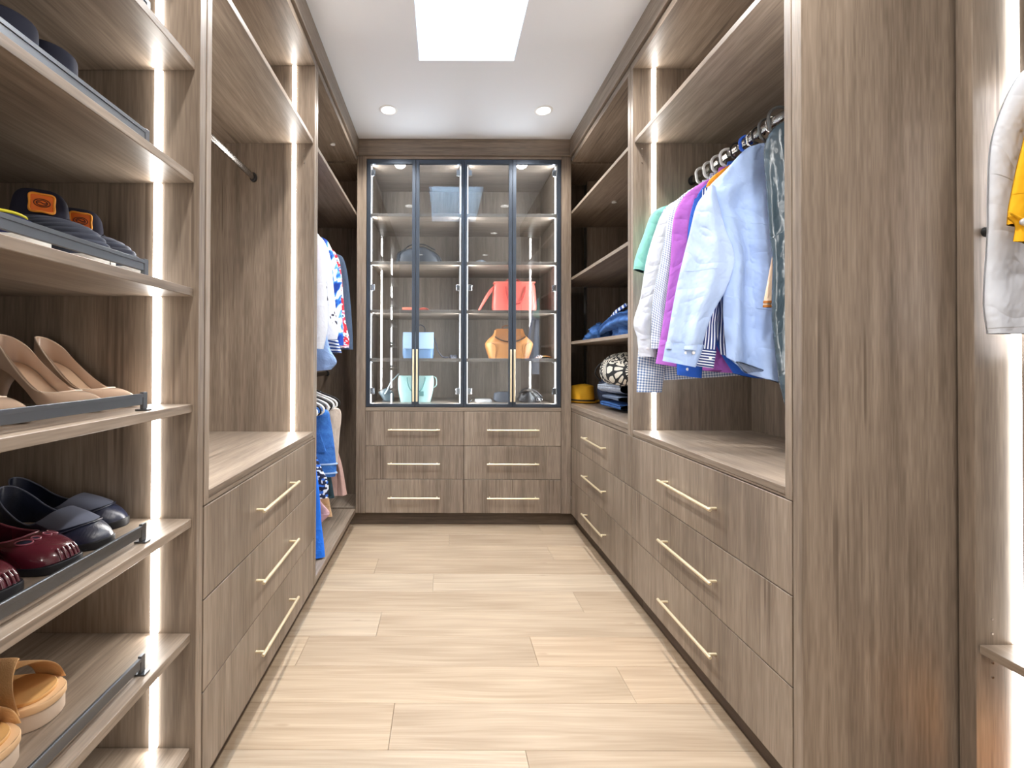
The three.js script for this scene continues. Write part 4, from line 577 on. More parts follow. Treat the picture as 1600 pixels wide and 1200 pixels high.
{ // navy loafers
  const lea = new THREE.MeshPhysicalMaterial({ color: 0x1c2238, roughness: 0.36, clearcoat: 0.35, clearcoatRoughness: 0.3, bumpMap: leatherBump, bumpScale: 0.0004, side: THREE.DoubleSide }), grey = new THREE.MeshPhysicalMaterial({ color: 0x62687a, roughness: 0.32, clearcoat: 0.4, clearcoatRoughness: 0.25, side: THREE.DoubleSide }), sole = std(0x14151a, 0.6, { side: THREE.DoubleSide }), ins = std(0xb7a596, 0.7, { side: THREE.DoubleSide });
  const bot = [[0.258, 0.018, 0], [0.248, 0.016, 0.023], [0.222, 0.013, 0.038], [0.182, 0.012, 0.044], [0.132, 0.014, 0.038], [0.085, 0.018, 0.032], [0.045, 0.021, 0.031], [0.016, 0.022, 0.023], [0.003, 0.022, 0.01], [0, 0.022, 0]];
  const top = [[0.15, 0.068, 0], [0.149, 0.066, 0.021], [0.137, 0.055, 0.036], [0.115, 0.047, 0.039], [0.092, 0.051, 0.037], [0.066, 0.063, 0.034], [0.04, 0.081, 0.031], [0.016, 0.099, 0.022], [0.005, 0.107, 0.01], [0.002, 0.108, 0]];
  const S = makeSurf(bot, top, { mo: 0.12, my: 0.6, out: 0.05 }), y = 0.7555;
  const t = shoe('loafer', 'navy leather loafer with folded vamp, nearer of the pair', 'shoe', 'navy leather loafers', [-0.938, y, -0.97], [1, 0.15]);
  PL(t, 'upper', upper(S, 18), lea); PL(t, 'topline', tube(closed(top), 0.0016, 110, 6, true), grey); PL(t, 'insole', footbed(bot, 0.004, 0.92), ins); PL(t, 'sole', soleBody(bot, (x) => 0), sole);
  PL(t, 'vamp_panel', patch(S, -2.35, 2.35, 0.5, 1, 0.0035, 12, 30, (a, b) => mix(0.62 - 0.1 * Math.sin(Math.PI * b), 1, a)), grey, 'charcoal vamp panel');
  PL(t, 'seam', tube(Array.from({ length: 21 }, (_, i) => { const s = mix(-2.6, 2.6, i / 20), p = S(s, 0.5).addScaledVector(surfNormal(S, s, 0.5), 0.0022); return p.toArray(); }), 0.0017, 60, 6), lea);
  const c = t.clone(); c.name = numbered('loafer'); c.position.set(-0.985, y, -1.04); c.rotation.y = 0.02; c.userData = { ...t.userData, label: 'navy leather loafer with folded vamp, farther one against the side panel' }; scene.add(c);
}
{ // burgundy patent bar shoes
  const lea = new THREE.MeshPhysicalMaterial({ color: 0x561a28, roughness: 0.25, clearcoat: 1, clearcoatRoughness: 0.06, side: THREE.DoubleSide }), edge = new THREE.MeshPhysicalMaterial({ color: 0x8e4a58, roughness: 0.3, clearcoat: 1 }), lin = std(0x12162c, 0.6, { side: THREE.DoubleSide }), sole = std(0x17191f, 0.5, { side: THREE.DoubleSide });
  const bot = [[0.245, 0.02, 0], [0.238, 0.018, 0.022], [0.215, 0.014, 0.038], [0.175, 0.013, 0.043], [0.13, 0.015, 0.037], [0.085, 0.018, 0.032], [0.045, 0.02, 0.031], [0.016, 0.021, 0.023], [0.003, 0.021, 0.01], [0, 0.021, 0]];
  const top = [[0.158, 0.056, 0], [0.156, 0.055, 0.014], [0.143, 0.052, 0.027], [0.118, 0.049, 0.034], [0.096, 0.05, 0.034], [0.07, 0.055, 0.032], [0.044, 0.062, 0.03], [0.018, 0.07, 0.022], [0.006, 0.074, 0.01], [0.003, 0.075, 0]];
  const S = makeSurf(bot, top, { mo: 0.1, my: 0.92, out: 0.06 }), y = 0.7555;
  const t = shoe('bar_shoe', 'burgundy patent shoe with oval cut-outs, beside the navy loafers', 'shoe', 'burgundy patent shoes', [-0.92, y, -0.865], [1, 0.13]);
  PL(t, 'upper', upper(S, 18), lea); PL(t, 'topline', tube(closed(top), 0.0018, 110, 6, true), edge); PL(t, 'insole', footbed(bot, 0.004, 0.92), lin); PL(t, 'sole', soleBody(bot, () => 0, 1.05), sole);
  for (const [s0, v0, ds, dv] of [[1.55, 0.8, 0.5, 0.09], [-1.55, 0.8, 0.5, 0.09], [0.6, 0.83, 0.3, 0.06], [-0.6, 0.83, 0.3, 0.06]]) {
    const ring = Array.from({ length: 20 }, (_, i) => { const a = i / 20 * 6.2832, s = s0 + ds * Math.cos(a), v = v0 + dv * Math.sin(a); return S(s, v).addScaledVector(surfNormal(S, s, v), 0.001).toArray(); });
    const hole = PL(t, 'cut_out', grid(1, 20, (i, j) => { const a = j / 20 * 6.2832, s = s0 + ds * i * Math.cos(a), v = v0 + dv * i * Math.sin(a); return S(s, v).addScaledVector(surfNormal(S, s, v), 0.0008).toArray(); }), lin, 'dark oval opening'); PL(hole, 'piping', tube(ring, 0.0014, 40, 6, true), edge);
  }
  for (let k = -2; k <= 2; k++) PL(t, 'toe_rib', tube([0.02, 0.12, 0.22, 0.32].map((v) => S(k * 0.34, v).addScaledVector(surfNormal(S, k * 0.34, v), 0.0015).toArray()), 0.0024, 12, 6), lea);
  const c = t.clone(); c.name = numbered('bar_shoe'); c.position.set(-0.93, y, -0.755); c.userData = { ...t.userData, label: 'burgundy patent shoe with oval cut-outs, cropped by the left edge' }; scene.add(c);
}
{ // tan platform sandals
  const suede = std(0xd9ab76, 0.8, { bumpMap: leatherBump, bumpScale: 0.0006, side: THREE.DoubleSide }), rim = std(0xe6bd90, 0.75, { side: THREE.DoubleSide }), bed = std(0xe0ad6d, 0.55, { side: THREE.DoubleSide }), sole = std(0xd9c3ad, 0.8, { side: THREE.DoubleSide });
  const half = (h, k) => [[0.252, h, 0], [0.245, h, 0.026], [0.22, h, 0.044], [0.18, h, 0.049], [0.13, h, 0.043], [0.08, h, 0.037], [0.04, h, 0.036], [0.014, h, 0.026], [0.003, h, 0.012], [0, h, 0]].map((p) => [0.126 + (p[0] - 0.126) * k, p[1], p[2] * k]);
  const y = 0.4825, t = shoe('platform_sandal', 'tan cross-strap platform sandal on the lowest visible shelf', 'shoe', 'tan platform sandals', [-0.955, y, -0.83], [1, -0.03]);
  PL(t, 'sole', soleBody(half(0.03, 1), (x) => x > 0.1 && x < 0.18 ? 0.003 * Math.sin((x - 0.1) / 0.08 * Math.PI) + 0.0003 : 0.0003, 1.0), sole); PL(t, 'midsole', soleBody(half(0.043, 1.02), () => 0.03, 1), rim);
  PL(t, 'footbed', join(soleBody(half(0.049, 0.9), () => 0.043, 1)), bed);
  const arc = (x0, x1, w, up) => { const L = [], R = []; for (let i = 0; i <= 10; i++) { const u = i / 10, a = Math.PI * u, x = mix(x0, x1, u), z = 0.05 * Math.cos(a), yy = 0.04 + up * Math.max(0, Math.sin(a)) ** 0.75; L.push([x - w / 2, yy, z]); R.push([x + w / 2, yy + 0.003 * Math.sin(a), z]); } return ribbon(L, R, { rows: 30, cols: 16, thick: 0.0028, amp: 0, face: [0, 1, 0] }); };
  PL(t, 'strap', arc(0.2, 0.1, 0.055, 0.052), suede); PL(t, 'strap', arc(0.11, 0.2, 0.055, 0.046), suede);
  const c = t.clone(); c.name = numbered('platform_sandal'); c.position.set(-0.935, y, -0.715); c.userData = { ...t.userData, label: 'tan cross-strap platform sandal, nearer one cropped at the left edge' }; scene.add(c);
}
{ // ribbed navy trainers
  const knit = cloth(0x4a4f5e, { bump: 0.001 }), nav = cloth(0x16162c, { bump: 0.001 }), orange = std(0xf4761d, 0.5), orangeEdge = std(0xffa437, 0.5), white = std(0xe9e6df, 0.7, { side: THREE.DoubleSide }), y = 1.3075;
  const bot = [[0.27, 0.03, 0], [0.26, 0.028, 0.024], [0.23, 0.026, 0.041], [0.19, 0.025, 0.046], [0.14, 0.026, 0.041], [0.09, 0.028, 0.035], [0.045, 0.03, 0.034], [0.016, 0.031, 0.026], [0.003, 0.031, 0.012], [0, 0.031, 0]];
  const top = [[0.158, 0.098, 0], [0.156, 0.098, 0.018], [0.145, 0.097, 0.029], [0.125, 0.096, 0.034], [0.1, 0.095, 0.034], [0.072, 0.097, 0.032], [0.044, 0.1, 0.03], [0.02, 0.104, 0.022], [0.008, 0.107, 0.01], [0.004, 0.108, 0]];
  const S = makeSurf(bot, top, { mo: 0.2, my: 0.92, out: 0.06 });
  const t = shoe('ribbed_trainer', 'dark ribbed trainer with an orange tongue patch, nearer of the pair', 'shoe', 'dark ribbed trainers', [-0.925, y, -0.9], [1, 0.06]);
  PL(t, 'upper', upper(S, 18, { rows: 72, cols: 110, ripple: (p, v) => 0.0065 * Math.abs(Math.sin(v * Math.PI * 8)) * sst(0.05, 0.2, v) }), knit); PL(t, 'sole', soleBody(bot, () => 0, 1.05, (j, h) => 0.0016 * Math.abs(Math.sin(j * 190)) * (h > 0.1 && h < 0.9 ? 1 : 0)), white, 'ribbed white sole');
  PL(t, 'tongue', ribbon([[0.1, 0.09, 0.034], [0.104, 0.122, 0.033], [0.108, 0.145, 0.028], [0.112, 0.151, 0.018]], [[0.165, 0.088, -0.03], [0.166, 0.122, -0.028], [0.162, 0.143, -0.024], [0.152, 0.15, -0.016]], { rows: 16, cols: 30, thick: (u) => 0.024 * (1 - 0.35 * u * u), amp: 0.001, pow: 0.6, face: [1, 0, 1] }), nav);
  const pq = (u, v, d) => { const c = new THREE.Vector3(0.1375, 0.126, 0.002), e = new THREE.Vector3(0.71, 0, -0.7), n = new THREE.Vector3(0.7, 0.06, 0.71).normalize(); return c.addScaledVector(e, u).addScaledVector(new THREE.Vector3(-0.04, 1, -0.04), v).addScaledVector(n, 0.0265 + d - 8 * u * u).toArray(); };
  const pat = PL(t, 'patch', grid(8, 10, (i, j) => pq((j / 10 - 0.5) * 0.036, (i / 8 - 0.5) * 0.034, 0.001)), orange, 'orange patch with a dark oval emblem'); PL(pat, 'patch_border', tube([[-0.0172, -0.0162], [0, -0.0168], [0.0172, -0.0162], [0.0178, 0], [0.0172, 0.0162], [0, 0.0168], [-0.0172, 0.0162], [-0.0178, 0]].map((p) => pq(p[0], p[1], 0.0015)), 0.0022, 60, 6, true), orangeEdge);
  PL(pat, 'emblem', join(...[0.0105, 0.007].map((r) => tube(Array.from({ length: 16 }, (_, i) => pq(Math.cos(i * Math.PI / 8) * r * 1.15, Math.sin(i * Math.PI / 8) * r * 0.72, 0.0018)), 0.0008, 40, 5, true)), tube([pq(-0.008, -0.001, 0.0018), pq(-0.003, 0.0015, 0.0018), pq(0.003, -0.0012, 0.0018), pq(0.008, 0.001, 0.0018)], 0.0009, 20, 5)), std(0x5a2a1a, 0.6));
  PL(t, 'pull_tab', ribbon([[0.02, 0.1, 0.008], [0.01, 0.13, 0.009], [-0.012, 0.168, 0.006]], [[0.03, 0.1, -0.008], [0.022, 0.13, -0.008], [-0.008, 0.17, 0.0]], { rows: 14, cols: 12, thick: 0.003, amp: 0, face: [1, 0, 0] }), nav);
  PL(t, 'lace_loop', tube([[0.155, 0.098, -0.02], [0.18, 0.104, -0.012], [0.192, 0.097, 0.004], [0.186, 0.086, 0.016], [0.168, 0.084, 0.022], [0.15, 0.092, 0.028]], 0.0026, 40, 7), nav);
  const c = t.clone(); c.name = numbered('ribbed_trainer'); c.position.set(-0.94, y, -1.012); c.userData = { ...t.userData, label: 'dark ribbed trainer with an orange tongue patch, farther of the pair' }; scene.add(c);
  const z = thing('canvas_shoe', 'dark navy trainer with a yellow stripe, cropped by the left edge', 'shoe', [-0.93, y, -0.745]), S2 = makeSurf(bot, top.map((p) => [p[0], p[1] * 0.8, p[2]]), { mo: 0.12, my: 0.85, out: 0.05 });
  PL(z, 'upper', upper(S2, 18), cloth(0x1a2350)); PL(z, 'sole', soleBody(bot, () => 0, 1.04), white); PL(z, 'trim_stripe', tube(Array.from({ length: 25 }, (_, i) => { const s = mix(-8, 8, i / 24); return S2(s, 0.55).addScaledVector(surfNormal(S2, s, 0.55), 0.002).toArray(); }), 0.003, 70, 6), std(0xe8dc2c, 0.5)); PL(z, 'topline', tube(closed(top).map((p) => [p[0], p[1] * 0.8, p[2]]), 0.0025, 90, 6, true), std(0xe8dc2c, 0.5));
}
{ // navy ankle boots on the second shelf
  const BS = 0.82, sd = cloth(0x2a2f44, { bump: 0.0012, rough: 0.75 }), sole = std(0x15161a, 0.6, { side: THREE.DoubleSide }), y = 1.5805;
  const bot = [[0.24, 0.012, 0], [0.232, 0.012, 0.022], [0.205, 0.012, 0.036], [0.17, 0.012, 0.041], [0.13, 0.012, 0.038], [0.09, 0.013, 0.034], [0.045, 0.014, 0.033], [0.016, 0.014, 0.025], [0.003, 0.014, 0.012], [0, 0.014, 0]].map((p) => [p[0] * BS, p[1], p[2]]);
  const top = [[0.125, 0.075, 0], [0.124, 0.075, 0.02], [0.118, 0.074, 0.032], [0.105, 0.074, 0.037], [0.085, 0.074, 0.039], [0.062, 0.074, 0.039], [0.038, 0.075, 0.036], [0.016, 0.076, 0.026], [0.004, 0.076, 0.013], [0.001, 0.076, 0]];
  const S = makeSurf(bot, top, { mo: 0.12, my: 0.85, out: 0.05 });
  const t = shoe('ankle_boot', 'navy suede ankle boot on the high shelf, farther of the pair', 'shoe', 'navy suede ankle boots', [-0.848, y, -0.886], [1, 0.03]);
  PL(t, 'foot', upper(S, 18), sd); PL(t, 'sole', soleBody(bot, () => 0, 1.03), sole);
  PL(t, 'shaft', ribbon([[0.0, 0.07, 0], [-0.002, 0.11, 0], [0.0, 0.145, 0], [0.012, 0.156, 0], [0.03, 0.158, 0]], [[0.126, 0.07, 0], [0.124, 0.11, 0], [0.122, 0.145, 0], [0.112, 0.156, 0], [0.09, 0.158, 0]], { rows: 20, cols: 40, thick: (u) => 0.04 * (1 - 0.4 * sst(0.75, 1, u)), amp: 0.0015, pow: 0.9, face: [0, 0, 1] }), sd);
  const c = t.clone(); c.name = numbered('ankle_boot'); c.position.set(-0.848, y, -0.798); c.userData = { ...t.userData, label: 'navy suede ankle boot on the high shelf, nearer of the pair' }; scene.add(c);
}

// ---------------------------------------------------------------- bags in the display cabinet
function bagBody(x0, x1, y0, y1, z, d, o = {}) { const ti = o.taper ?? 0.01, r = o.round ?? 0.01, n = 7, L = [], R = []; for (let i = 0; i <= n; i++) { const u = i / n, y = mix(y0, y1, u), k = ti * u + r * (u < 0.5 ? (1 - 2 * u) ** 6 : (2 * u - 1) ** 6); L.push([x0 + k, y, z]); R.push([x1 - k, y, z]); } return ribbon(L, R, { rows: 26, cols: 44, thick: (u) => d / 2 * (1 - (o.lean ?? 0.35) * u), amp: o.amp ?? 0.0015, pow: o.pow ?? 0.42, face: [0, 0, 1], seed: 7, env: () => 1 }); }
{
  const coral = leather(0xf2705f, 0.4), z = -3.3, y = 1.4785, t = thing('tote_handbag', 'coral red structured tote bag with two handles', 'handbag', [0.515, y, z]);
  part(t, 'body', bagBody(0.352, 0.678, y, 1.695, z, 0.13, { taper: 0.014 }), coral);
  for (const [dz, h] of [[0.048, 0.115], [-0.048, -0.07]]) part(t, 'handle', tube([[0.445, 1.66, z + dz], [0.452, 1.64 - (h > 0 ? 0.03 : -0.06), z + dz + Math.sign(dz) * 0.012], [0.485, 1.66 - h, z + dz + Math.sign(dz) * 0.014], [0.545, 1.66 - h, z + dz + Math.sign(dz) * 0.014], [0.582, 1.64 - (h > 0 ? 0.03 : -0.06), z + dz + Math.sign(dz) * 0.012], [0.59, 1.66, z + dz]], 0.0052, 40, 8), leather(0xd84a42, 0.4));
  part(t, 'strap', ribbon([[0.372, 1.68, z + 0.02], [0.32, 1.62, z + 0.05], [0.27, 1.53, z + 0.06], [0.245, 1.481, z + 0.06]], [[0.376, 1.66, z + 0.02], [0.335, 1.6, z + 0.05], [0.288, 1.525, z + 0.06], [0.262, 1.481, z + 0.06]], { rows: 24, cols: 12, thick: 0.004, amp: 0, face: [0, 0, 1] }), coral);
  part(t, 'top_band', box(0.366, 0.664, 1.688, 1.7, z - 0.042, z + 0.042, 'x', 0.003), leather(0xf58270, 0.4));
  const w = thing('coral_wallet', 'small coral leather wallet left of the coral strap coil', 'wallet', [-0.245, y, z]); part(w, 'body', bagBody(-0.296, -0.205, y, 1.51, z, 0.08, { taper: 0.002, round: 0.006, lean: 0.1 }), coral); part(w, 'flap', box(-0.294, -0.207, 1.496, 1.5115, z - 0.02, z + 0.0405, 'x', 0.003), leather(0xf58a6c, 0.4));
  const s = thing('coral_belt', 'coiled coral leather shoulder strap on the third glass shelf', 'strap', [-0.14, y, z]); part(s, 'strap', ribbon([[-0.19, y + 0.003, z + 0.03], [-0.16, y + 0.03, z + 0.02], [-0.12, y + 0.033, z + 0.0], [-0.09, y + 0.004, z + 0.02]], [[-0.19, y + 0.003, z + 0.012], [-0.16, y + 0.016, z + 0.002], [-0.12, y + 0.018, z - 0.018], [-0.092, y + 0.004, z]], { rows: 24, cols: 12, thick: 0.0028, amp: 0, face: [0, 1, 0] }), coral); part(s, 'buckle', tube([[-0.092, y + 0.003, z + 0.022], [-0.075, y + 0.003, z + 0.022], [-0.075, y + 0.003, z - 0.002], [-0.092, y + 0.003, z - 0.002]], 0.002, 30, 6, true), M.gold);
}
{
  const lea = leather(0xd08a4a, 0.45), dk = leather(0x8a5426, 0.5), z = -3.3, y = 1.1455, t = thing('leather_satchel', 'tan leather satchel with a rounded flap and seamed side pockets', 'handbag', [0.478, y, z]);
  part(t, 'body', ribbon([[0.335, y + 0.001, z], [0.315, y + 0.06, z], [0.306, y + 0.105, z], [0.325, y + 0.135, z], [0.365, y + 0.175, z], [0.375, y + 0.205, z]], [[0.62, y + 0.001, z], [0.64, y + 0.06, z], [0.65, y + 0.105, z], [0.63, y + 0.135, z], [0.59, y + 0.175, z], [0.58, y + 0.205, z]], { rows: 40, cols: 44, thick: (u) => mix(0.075, 0.035, sst(0.35, 1, u)), amp: 0.002, pow: 0.55, face: [0, 0, 1] }), lea);
  const fz = (x, v) => z + mix(0.082, 0.045, v), flap = grid(12, 24, (i, j) => { const u = j / 24 * 2 - 1, v = i / 12, hw = mix(0.108, 0.095, v), yl = y + 0.12 + 0.035 * Math.abs(u) ** 2.5; return [0.478 + u * hw, mix(yl, y + 0.213, v), fz(0, v) + 0.004 - 0.012 * u * u]; });
  const f = part(t, 'flap', flap, leather(0xb06c30, 0.45)); part(f, 'piping', tube(Array.from({ length: 17 }, (_, j) => { const u = j / 8 - 1; return [0.478 + u * 0.108, y + 0.12 + 0.035 * Math.abs(u) ** 2.5, fz(0, 0) + 0.006 - 0.012 * u * u]; }), 0.005, 60, 6), std(0x4a2c14, 0.5));
  for (const sx of [-1, 1]) part(t, 'pocket_seam', tube([[0.478 + sx * 0.105, y + 0.01, z + 0.071], [0.478 + sx * 0.105, y + 0.09, z + 0.079], [0.478 + sx * 0.135, y + 0.112, z + 0.066]], 0.0022, 24, 6), dk);
  part(t, 'top_handle', tube([[0.43, y + 0.21, z], [0.435, y + 0.232, z], [0.478, y + 0.24, z], [0.52, y + 0.232, z], [0.526, y + 0.21, z]], 0.005, 30, 8), dk);
  const s = thing('leather_belt', 'tan leather strap with pale metal rings beside the satchel', 'strap', [0.72, y, z + 0.05]);
  part(s, 'strap', ribbon([[0.655, y + 0.004, z + 0.09], [0.72, y + 0.018, z + 0.08], [0.765, y + 0.013, z + 0.06], [0.776, y + 0.005, z + 0.05]], [[0.655, y + 0.004, z + 0.06], [0.72, y + 0.016, z + 0.05], [0.765, y + 0.011, z + 0.03], [0.776, y + 0.005, z + 0.025]], { rows: 22, cols: 12, thick: 0.0035, amp: 0, face: [0, 1, 0] }), lea);
  for (const x of [0.668, 0.69]) part(s, 'ring', tube(Array.from({ length: 12 }, (_, i) => [x + 0.009 * Math.cos(i * 0.5236), y + 0.012 + 0.009 * Math.sin(i * 0.5236), z + 0.094]), 0.002, 30, 6, true), M.chrome);
}
{
  const pale = leather(0xb9d3ef, 0.5), blue = leather(0x6e93bb, 0.5), dk = leather(0x22283a, 0.5), z = -3.3, y = 1.1455, t = thing('box_handbag', 'pale blue boxy handbag with a large white-blue flap', 'handbag', [-0.177, y, z]);
  part(t, 'body', bagBody(-0.29, -0.065, y, 1.325, z, 0.12, { taper: 0, round: 0.005, lean: 0.05 }), blue); part(t, 'flap', join(box(-0.284, -0.067, 1.213, 1.329, z + 0.0605, z + 0.066, 'x', 0.003), box(-0.284, -0.067, 1.3255, 1.331, z - 0.05, z + 0.066, 'x', 0.003)), pale);
  part(t, 'handle', tube([[-0.2, 1.328, z], [-0.195, 1.37, z], [-0.165, 1.388, z], [-0.135, 1.37, z], [-0.13, 1.328, z]], 0.004, 30, 8), dk); part(t, 'strap', tube([[-0.066, 1.3, z], [-0.05, 1.25, z + 0.04], [-0.03, 1.19, z + 0.06], [0.0, 1.156, z + 0.06], [0.04, 1.153, z + 0.05]], 0.0045, 30, 8), dk);
  const c = thing('black_pouch', 'small flat black pouch beside the pale blue handbag', 'pouch', [0.05, y, z]); part(c, 'body', bagBody(0.045, 0.108, y, y + 0.024, z + 0.04, 0.07, { taper: 0.004, round: 0.008, amp: 0.002 }), dk); part(c, 'clasp', disc([0.075, y + 0.015, z + 0.076], 0.005, [0, 0, 1], 0.004), M.chrome);
}
{
  const mint = leather(0xb4dbd3, 0.5), band = leather(0x5f9a94, 0.5), z = -3.28, y = 0.8335, t = thing('mint_tote_handbag', 'mint green tote bag with two looped handles on the cabinet floor', 'handbag', [-0.194, y, z]);
  part(t, 'body', ribbon([[-0.302, y + 0.001, z], [-0.318, y + 0.08, z], [-0.322, y + 0.15, z], [-0.316, y + 0.186, z]], [[-0.088, y + 0.001, z], [-0.07, y + 0.08, z], [-0.064, y + 0.15, z], [-0.07, y + 0.186, z]], { rows: 26, cols: 44, thick: (u) => mix(0.07, 0.03, u), amp: 0.002, pow: 0.5, face: [0, 0, 1] }), mint);
  part(t, 'handle', tube([[-0.255, y + 0.175, z + 0.038], [-0.25, y + 0.14, z + 0.052], [-0.225, y + 0.085, z + 0.062], [-0.19, y + 0.07, z + 0.064], [-0.155, y + 0.085, z + 0.062], [-0.13, y + 0.14, z + 0.052], [-0.125, y + 0.175, z + 0.038]], 0.0042, 44, 8), band); part(t, 'handle', tube([[-0.25, y + 0.17, z - 0.034], [-0.24, y + 0.12, z - 0.05], [-0.19, y + 0.09, z - 0.056], [-0.14, y + 0.12, z - 0.05], [-0.13, y + 0.17, z - 0.034]], 0.0042, 36, 8), band);
  part(t, 'tag', box(-0.165, -0.135, y + 0.045, y + 0.078, z + 0.066, z + 0.069, 'y', 0.001), band); part(t, 'side_strap', tube([[-0.066, y + 0.18, z + 0.01], [-0.05, y + 0.17, z + 0.02], [-0.047, y + 0.12, z + 0.02], [-0.066, y + 0.1, z + 0.012]], 0.004, 24, 8), mint);
  const d = thing('dark_handbag', 'small dark grey-green handbag tipped over beside the mint tote', 'handbag', [-0.41, y, z]); part(d, 'body', ribbon([[-0.425, y + 0.012, z + 0.02], [-0.45, y + 0.05, z + 0.02], [-0.462, y + 0.068, z + 0.02]], [[-0.35, y + 0.008, z + 0.02], [-0.352, y + 0.06, z + 0.02], [-0.395, y + 0.105, z + 0.02]], { rows: 16, cols: 32, thick: 0.032, amp: 0.002, pow: 0.6, face: [0, 0, 1] }), leather(0x3f4f55, 0.35)); part(d, 'base', box(-0.43, -0.35, y, y + 0.012, z - 0.01, z + 0.05, 'x', 0.004), leather(0x2c3438, 0.4)); part(d, 'strap', tube([[-0.395, y + 0.1, z + 0.02], [-0.41, y + 0.06, z + 0.06], [-0.39, y + 0.09, z + 0.065], [-0.37, y + 0.14, z + 0.05], [-0.335, y + 0.18, z + 0.02], [-0.318, y + 0.2, z]], 0.0045, 40, 8), leather(0xb8c4c6, 0.4));
  const b = thing('weekend_bag', 'dark charcoal padded duffel bag on the second glass shelf', 'bag', [-0.172, 1.8125, -3.34]);
  part(b, 'body', ribbon([[-0.345, 1.814, -3.34], [-0.347, 1.86, -3.34], [-0.325, 1.91, -3.34], [-0.25, 1.945, -3.34], [-0.19, 1.955, -3.34]], [[0.0, 1.814, -3.34], [-0.002, 1.84, -3.34], [-0.025, 1.89, -3.34], [-0.085, 1.94, -3.34], [-0.13, 1.957, -3.34]], { rows: 24, cols: 40, thick: (u) => mix(0.1, 0.05, u * u), amp: 0.003, pow: 0.7, face: [0, 0, 1] }), leather(0x33383f, 0.55)); part(b, 'piping', tube([[-0.33, 1.83, -3.25], [-0.325, 1.9, -3.262], [-0.24, 1.93, -3.27], [-0.12, 1.935, -3.27], [-0.035, 1.885, -3.262], [-0.012, 1.83, -3.25]], 0.004, 60, 8), leather(0x1d2024, 0.4)); part(b, 'handle', tube([[-0.3, 1.92, -3.3], [-0.24, 1.962, -3.28], [-0.14, 1.966, -3.28], [-0.06, 1.935, -3.3]], 0.005, 30, 8), leather(0x1d2024, 0.4));
  const k = thing('peaked_hat', 'soft grey peaked cap lying on the second glass shelf', 'cap', [0.28, 1.8125, -3.32]); const dome = new THREE.SphereGeometry(0.058, 28, 14, 0, 6.2832, 0, 1.5708); dome.scale(1, 0.95, 1); dome.translate(0.275, 1.8135, -3.33); part(k, 'crown', dome, cloth(0x6c7178)); part(k, 'brim', ribbon([[0.235, 1.8165, -3.29], [0.245, 1.815, -3.25], [0.262, 1.815, -3.238]], [[0.322, 1.8165, -3.29], [0.312, 1.815, -3.25], [0.296, 1.815, -3.238]], { rows: 8, cols: 20, thick: 0.0022, amp: 0, face: [0, 1, 0] }), cloth(0x6c7178));
  const p = thing('charcoal_pouch', 'rounded charcoal cosmetic pouch on the cabinet floor', 'pouch', [0.442, y, z]); part(p, 'body', bagBody(0.36, 0.526, y, y + 0.072, z, 0.09, { taper: 0.012, round: 0.02, pow: 0.6, amp: 0.003 }), leather(0x3c424c, 0.6)); part(p, 'zip', tube([[0.385, y + 0.07, z + 0.018], [0.44, y + 0.074, z + 0.02], [0.5, y + 0.07, z + 0.018]], 0.003, 20, 6), M.blackMetal);
  const q = thing('black_shoulder_bag', 'slouchy black shoulder bag with silver clasps', 'handbag', [0.625, y, z]); part(q, 'body', bagBody(0.53, 0.72, y, y + 0.078, z + 0.01, 0.1, { taper: 0.03, round: 0.03, pow: 0.7, amp: 0.009 }), leather(0x17181c, 0.4)); part(q, 'strap', tube([[0.54, y + 0.06, z + 0.05], [0.58, y + 0.095, z + 0.06], [0.65, y + 0.085, z + 0.065], [0.7, y + 0.04, z + 0.07]], 0.0065, 30, 8), leather(0x17181c, 0.4)); for (const x of [0.672, 0.695]) part(q, 'clasp', tube(Array.from({ length: 10 }, (_, i) => [x + 0.009 * Math.cos(i * 0.6283), y + 0.022 + 0.009 * Math.sin(i * 0.6283), z + 0.067]), 0.0026, 24, 6, true), M.chrome);
  const c = thing('grey_clutch', 'flat pale grey clutch lying at the foot of the divider', 'clutch', [0.28, y, z]); part(c, 'body', bagBody(0.225, 0.354, y + 0.0005, y + 0.022, z + 0.02, 0.1, { taper: 0.006, round: 0.004, lean: 0.1, amp: 0.003 }), leather(0xaaa7a3, 0.5)); part(c, 'chain', tube([[0.23, y + 0.005, z + 0.075], [0.2, y + 0.0065, z + 0.085], [0.205, y + 0.02, z + 0.07], [0.225, y + 0.024, z + 0.03]], 0.0035, 30, 6), M.chrome);
}

// ---------------------------------------------------------------- things on the corner shelves
function mound(cx, y, cz, rx, h, rz, seed, ridge = 0.22) { return grid(34, 60, (i, j) => { const a = i / 34 * Math.PI / 2, b = j / 60 * Math.PI * 2, c = Math.cos(b), s = Math.sin(b); const n1 = pn(c * 1.6 + 4 + i * 0.06, s * 1.6 + 4, 64, 64, seed), n2 = 1 - Math.abs(2 * pn(c * 2.6 + 8 + i * 0.16, s * 2.6 + 8 - i * 0.05, 64, 64, seed + 1) - 1), n3 = pn(c * 5 + 9 + i * 0.3, s * 5 + 9, 64, 64, seed + 2), k = 1 + (n1 - 0.5) * 0.5 + (n2 - 0.6) * ridge + (n3 - 0.5) * 0.16; return [cx + rx * Math.sin(a) * c * k, y + Math.max(0, h * Math.cos(a) * (0.75 + 0.25 * k)), cz + rz * Math.sin(a) * s * k, j / 60, i / 34]; }, true); }
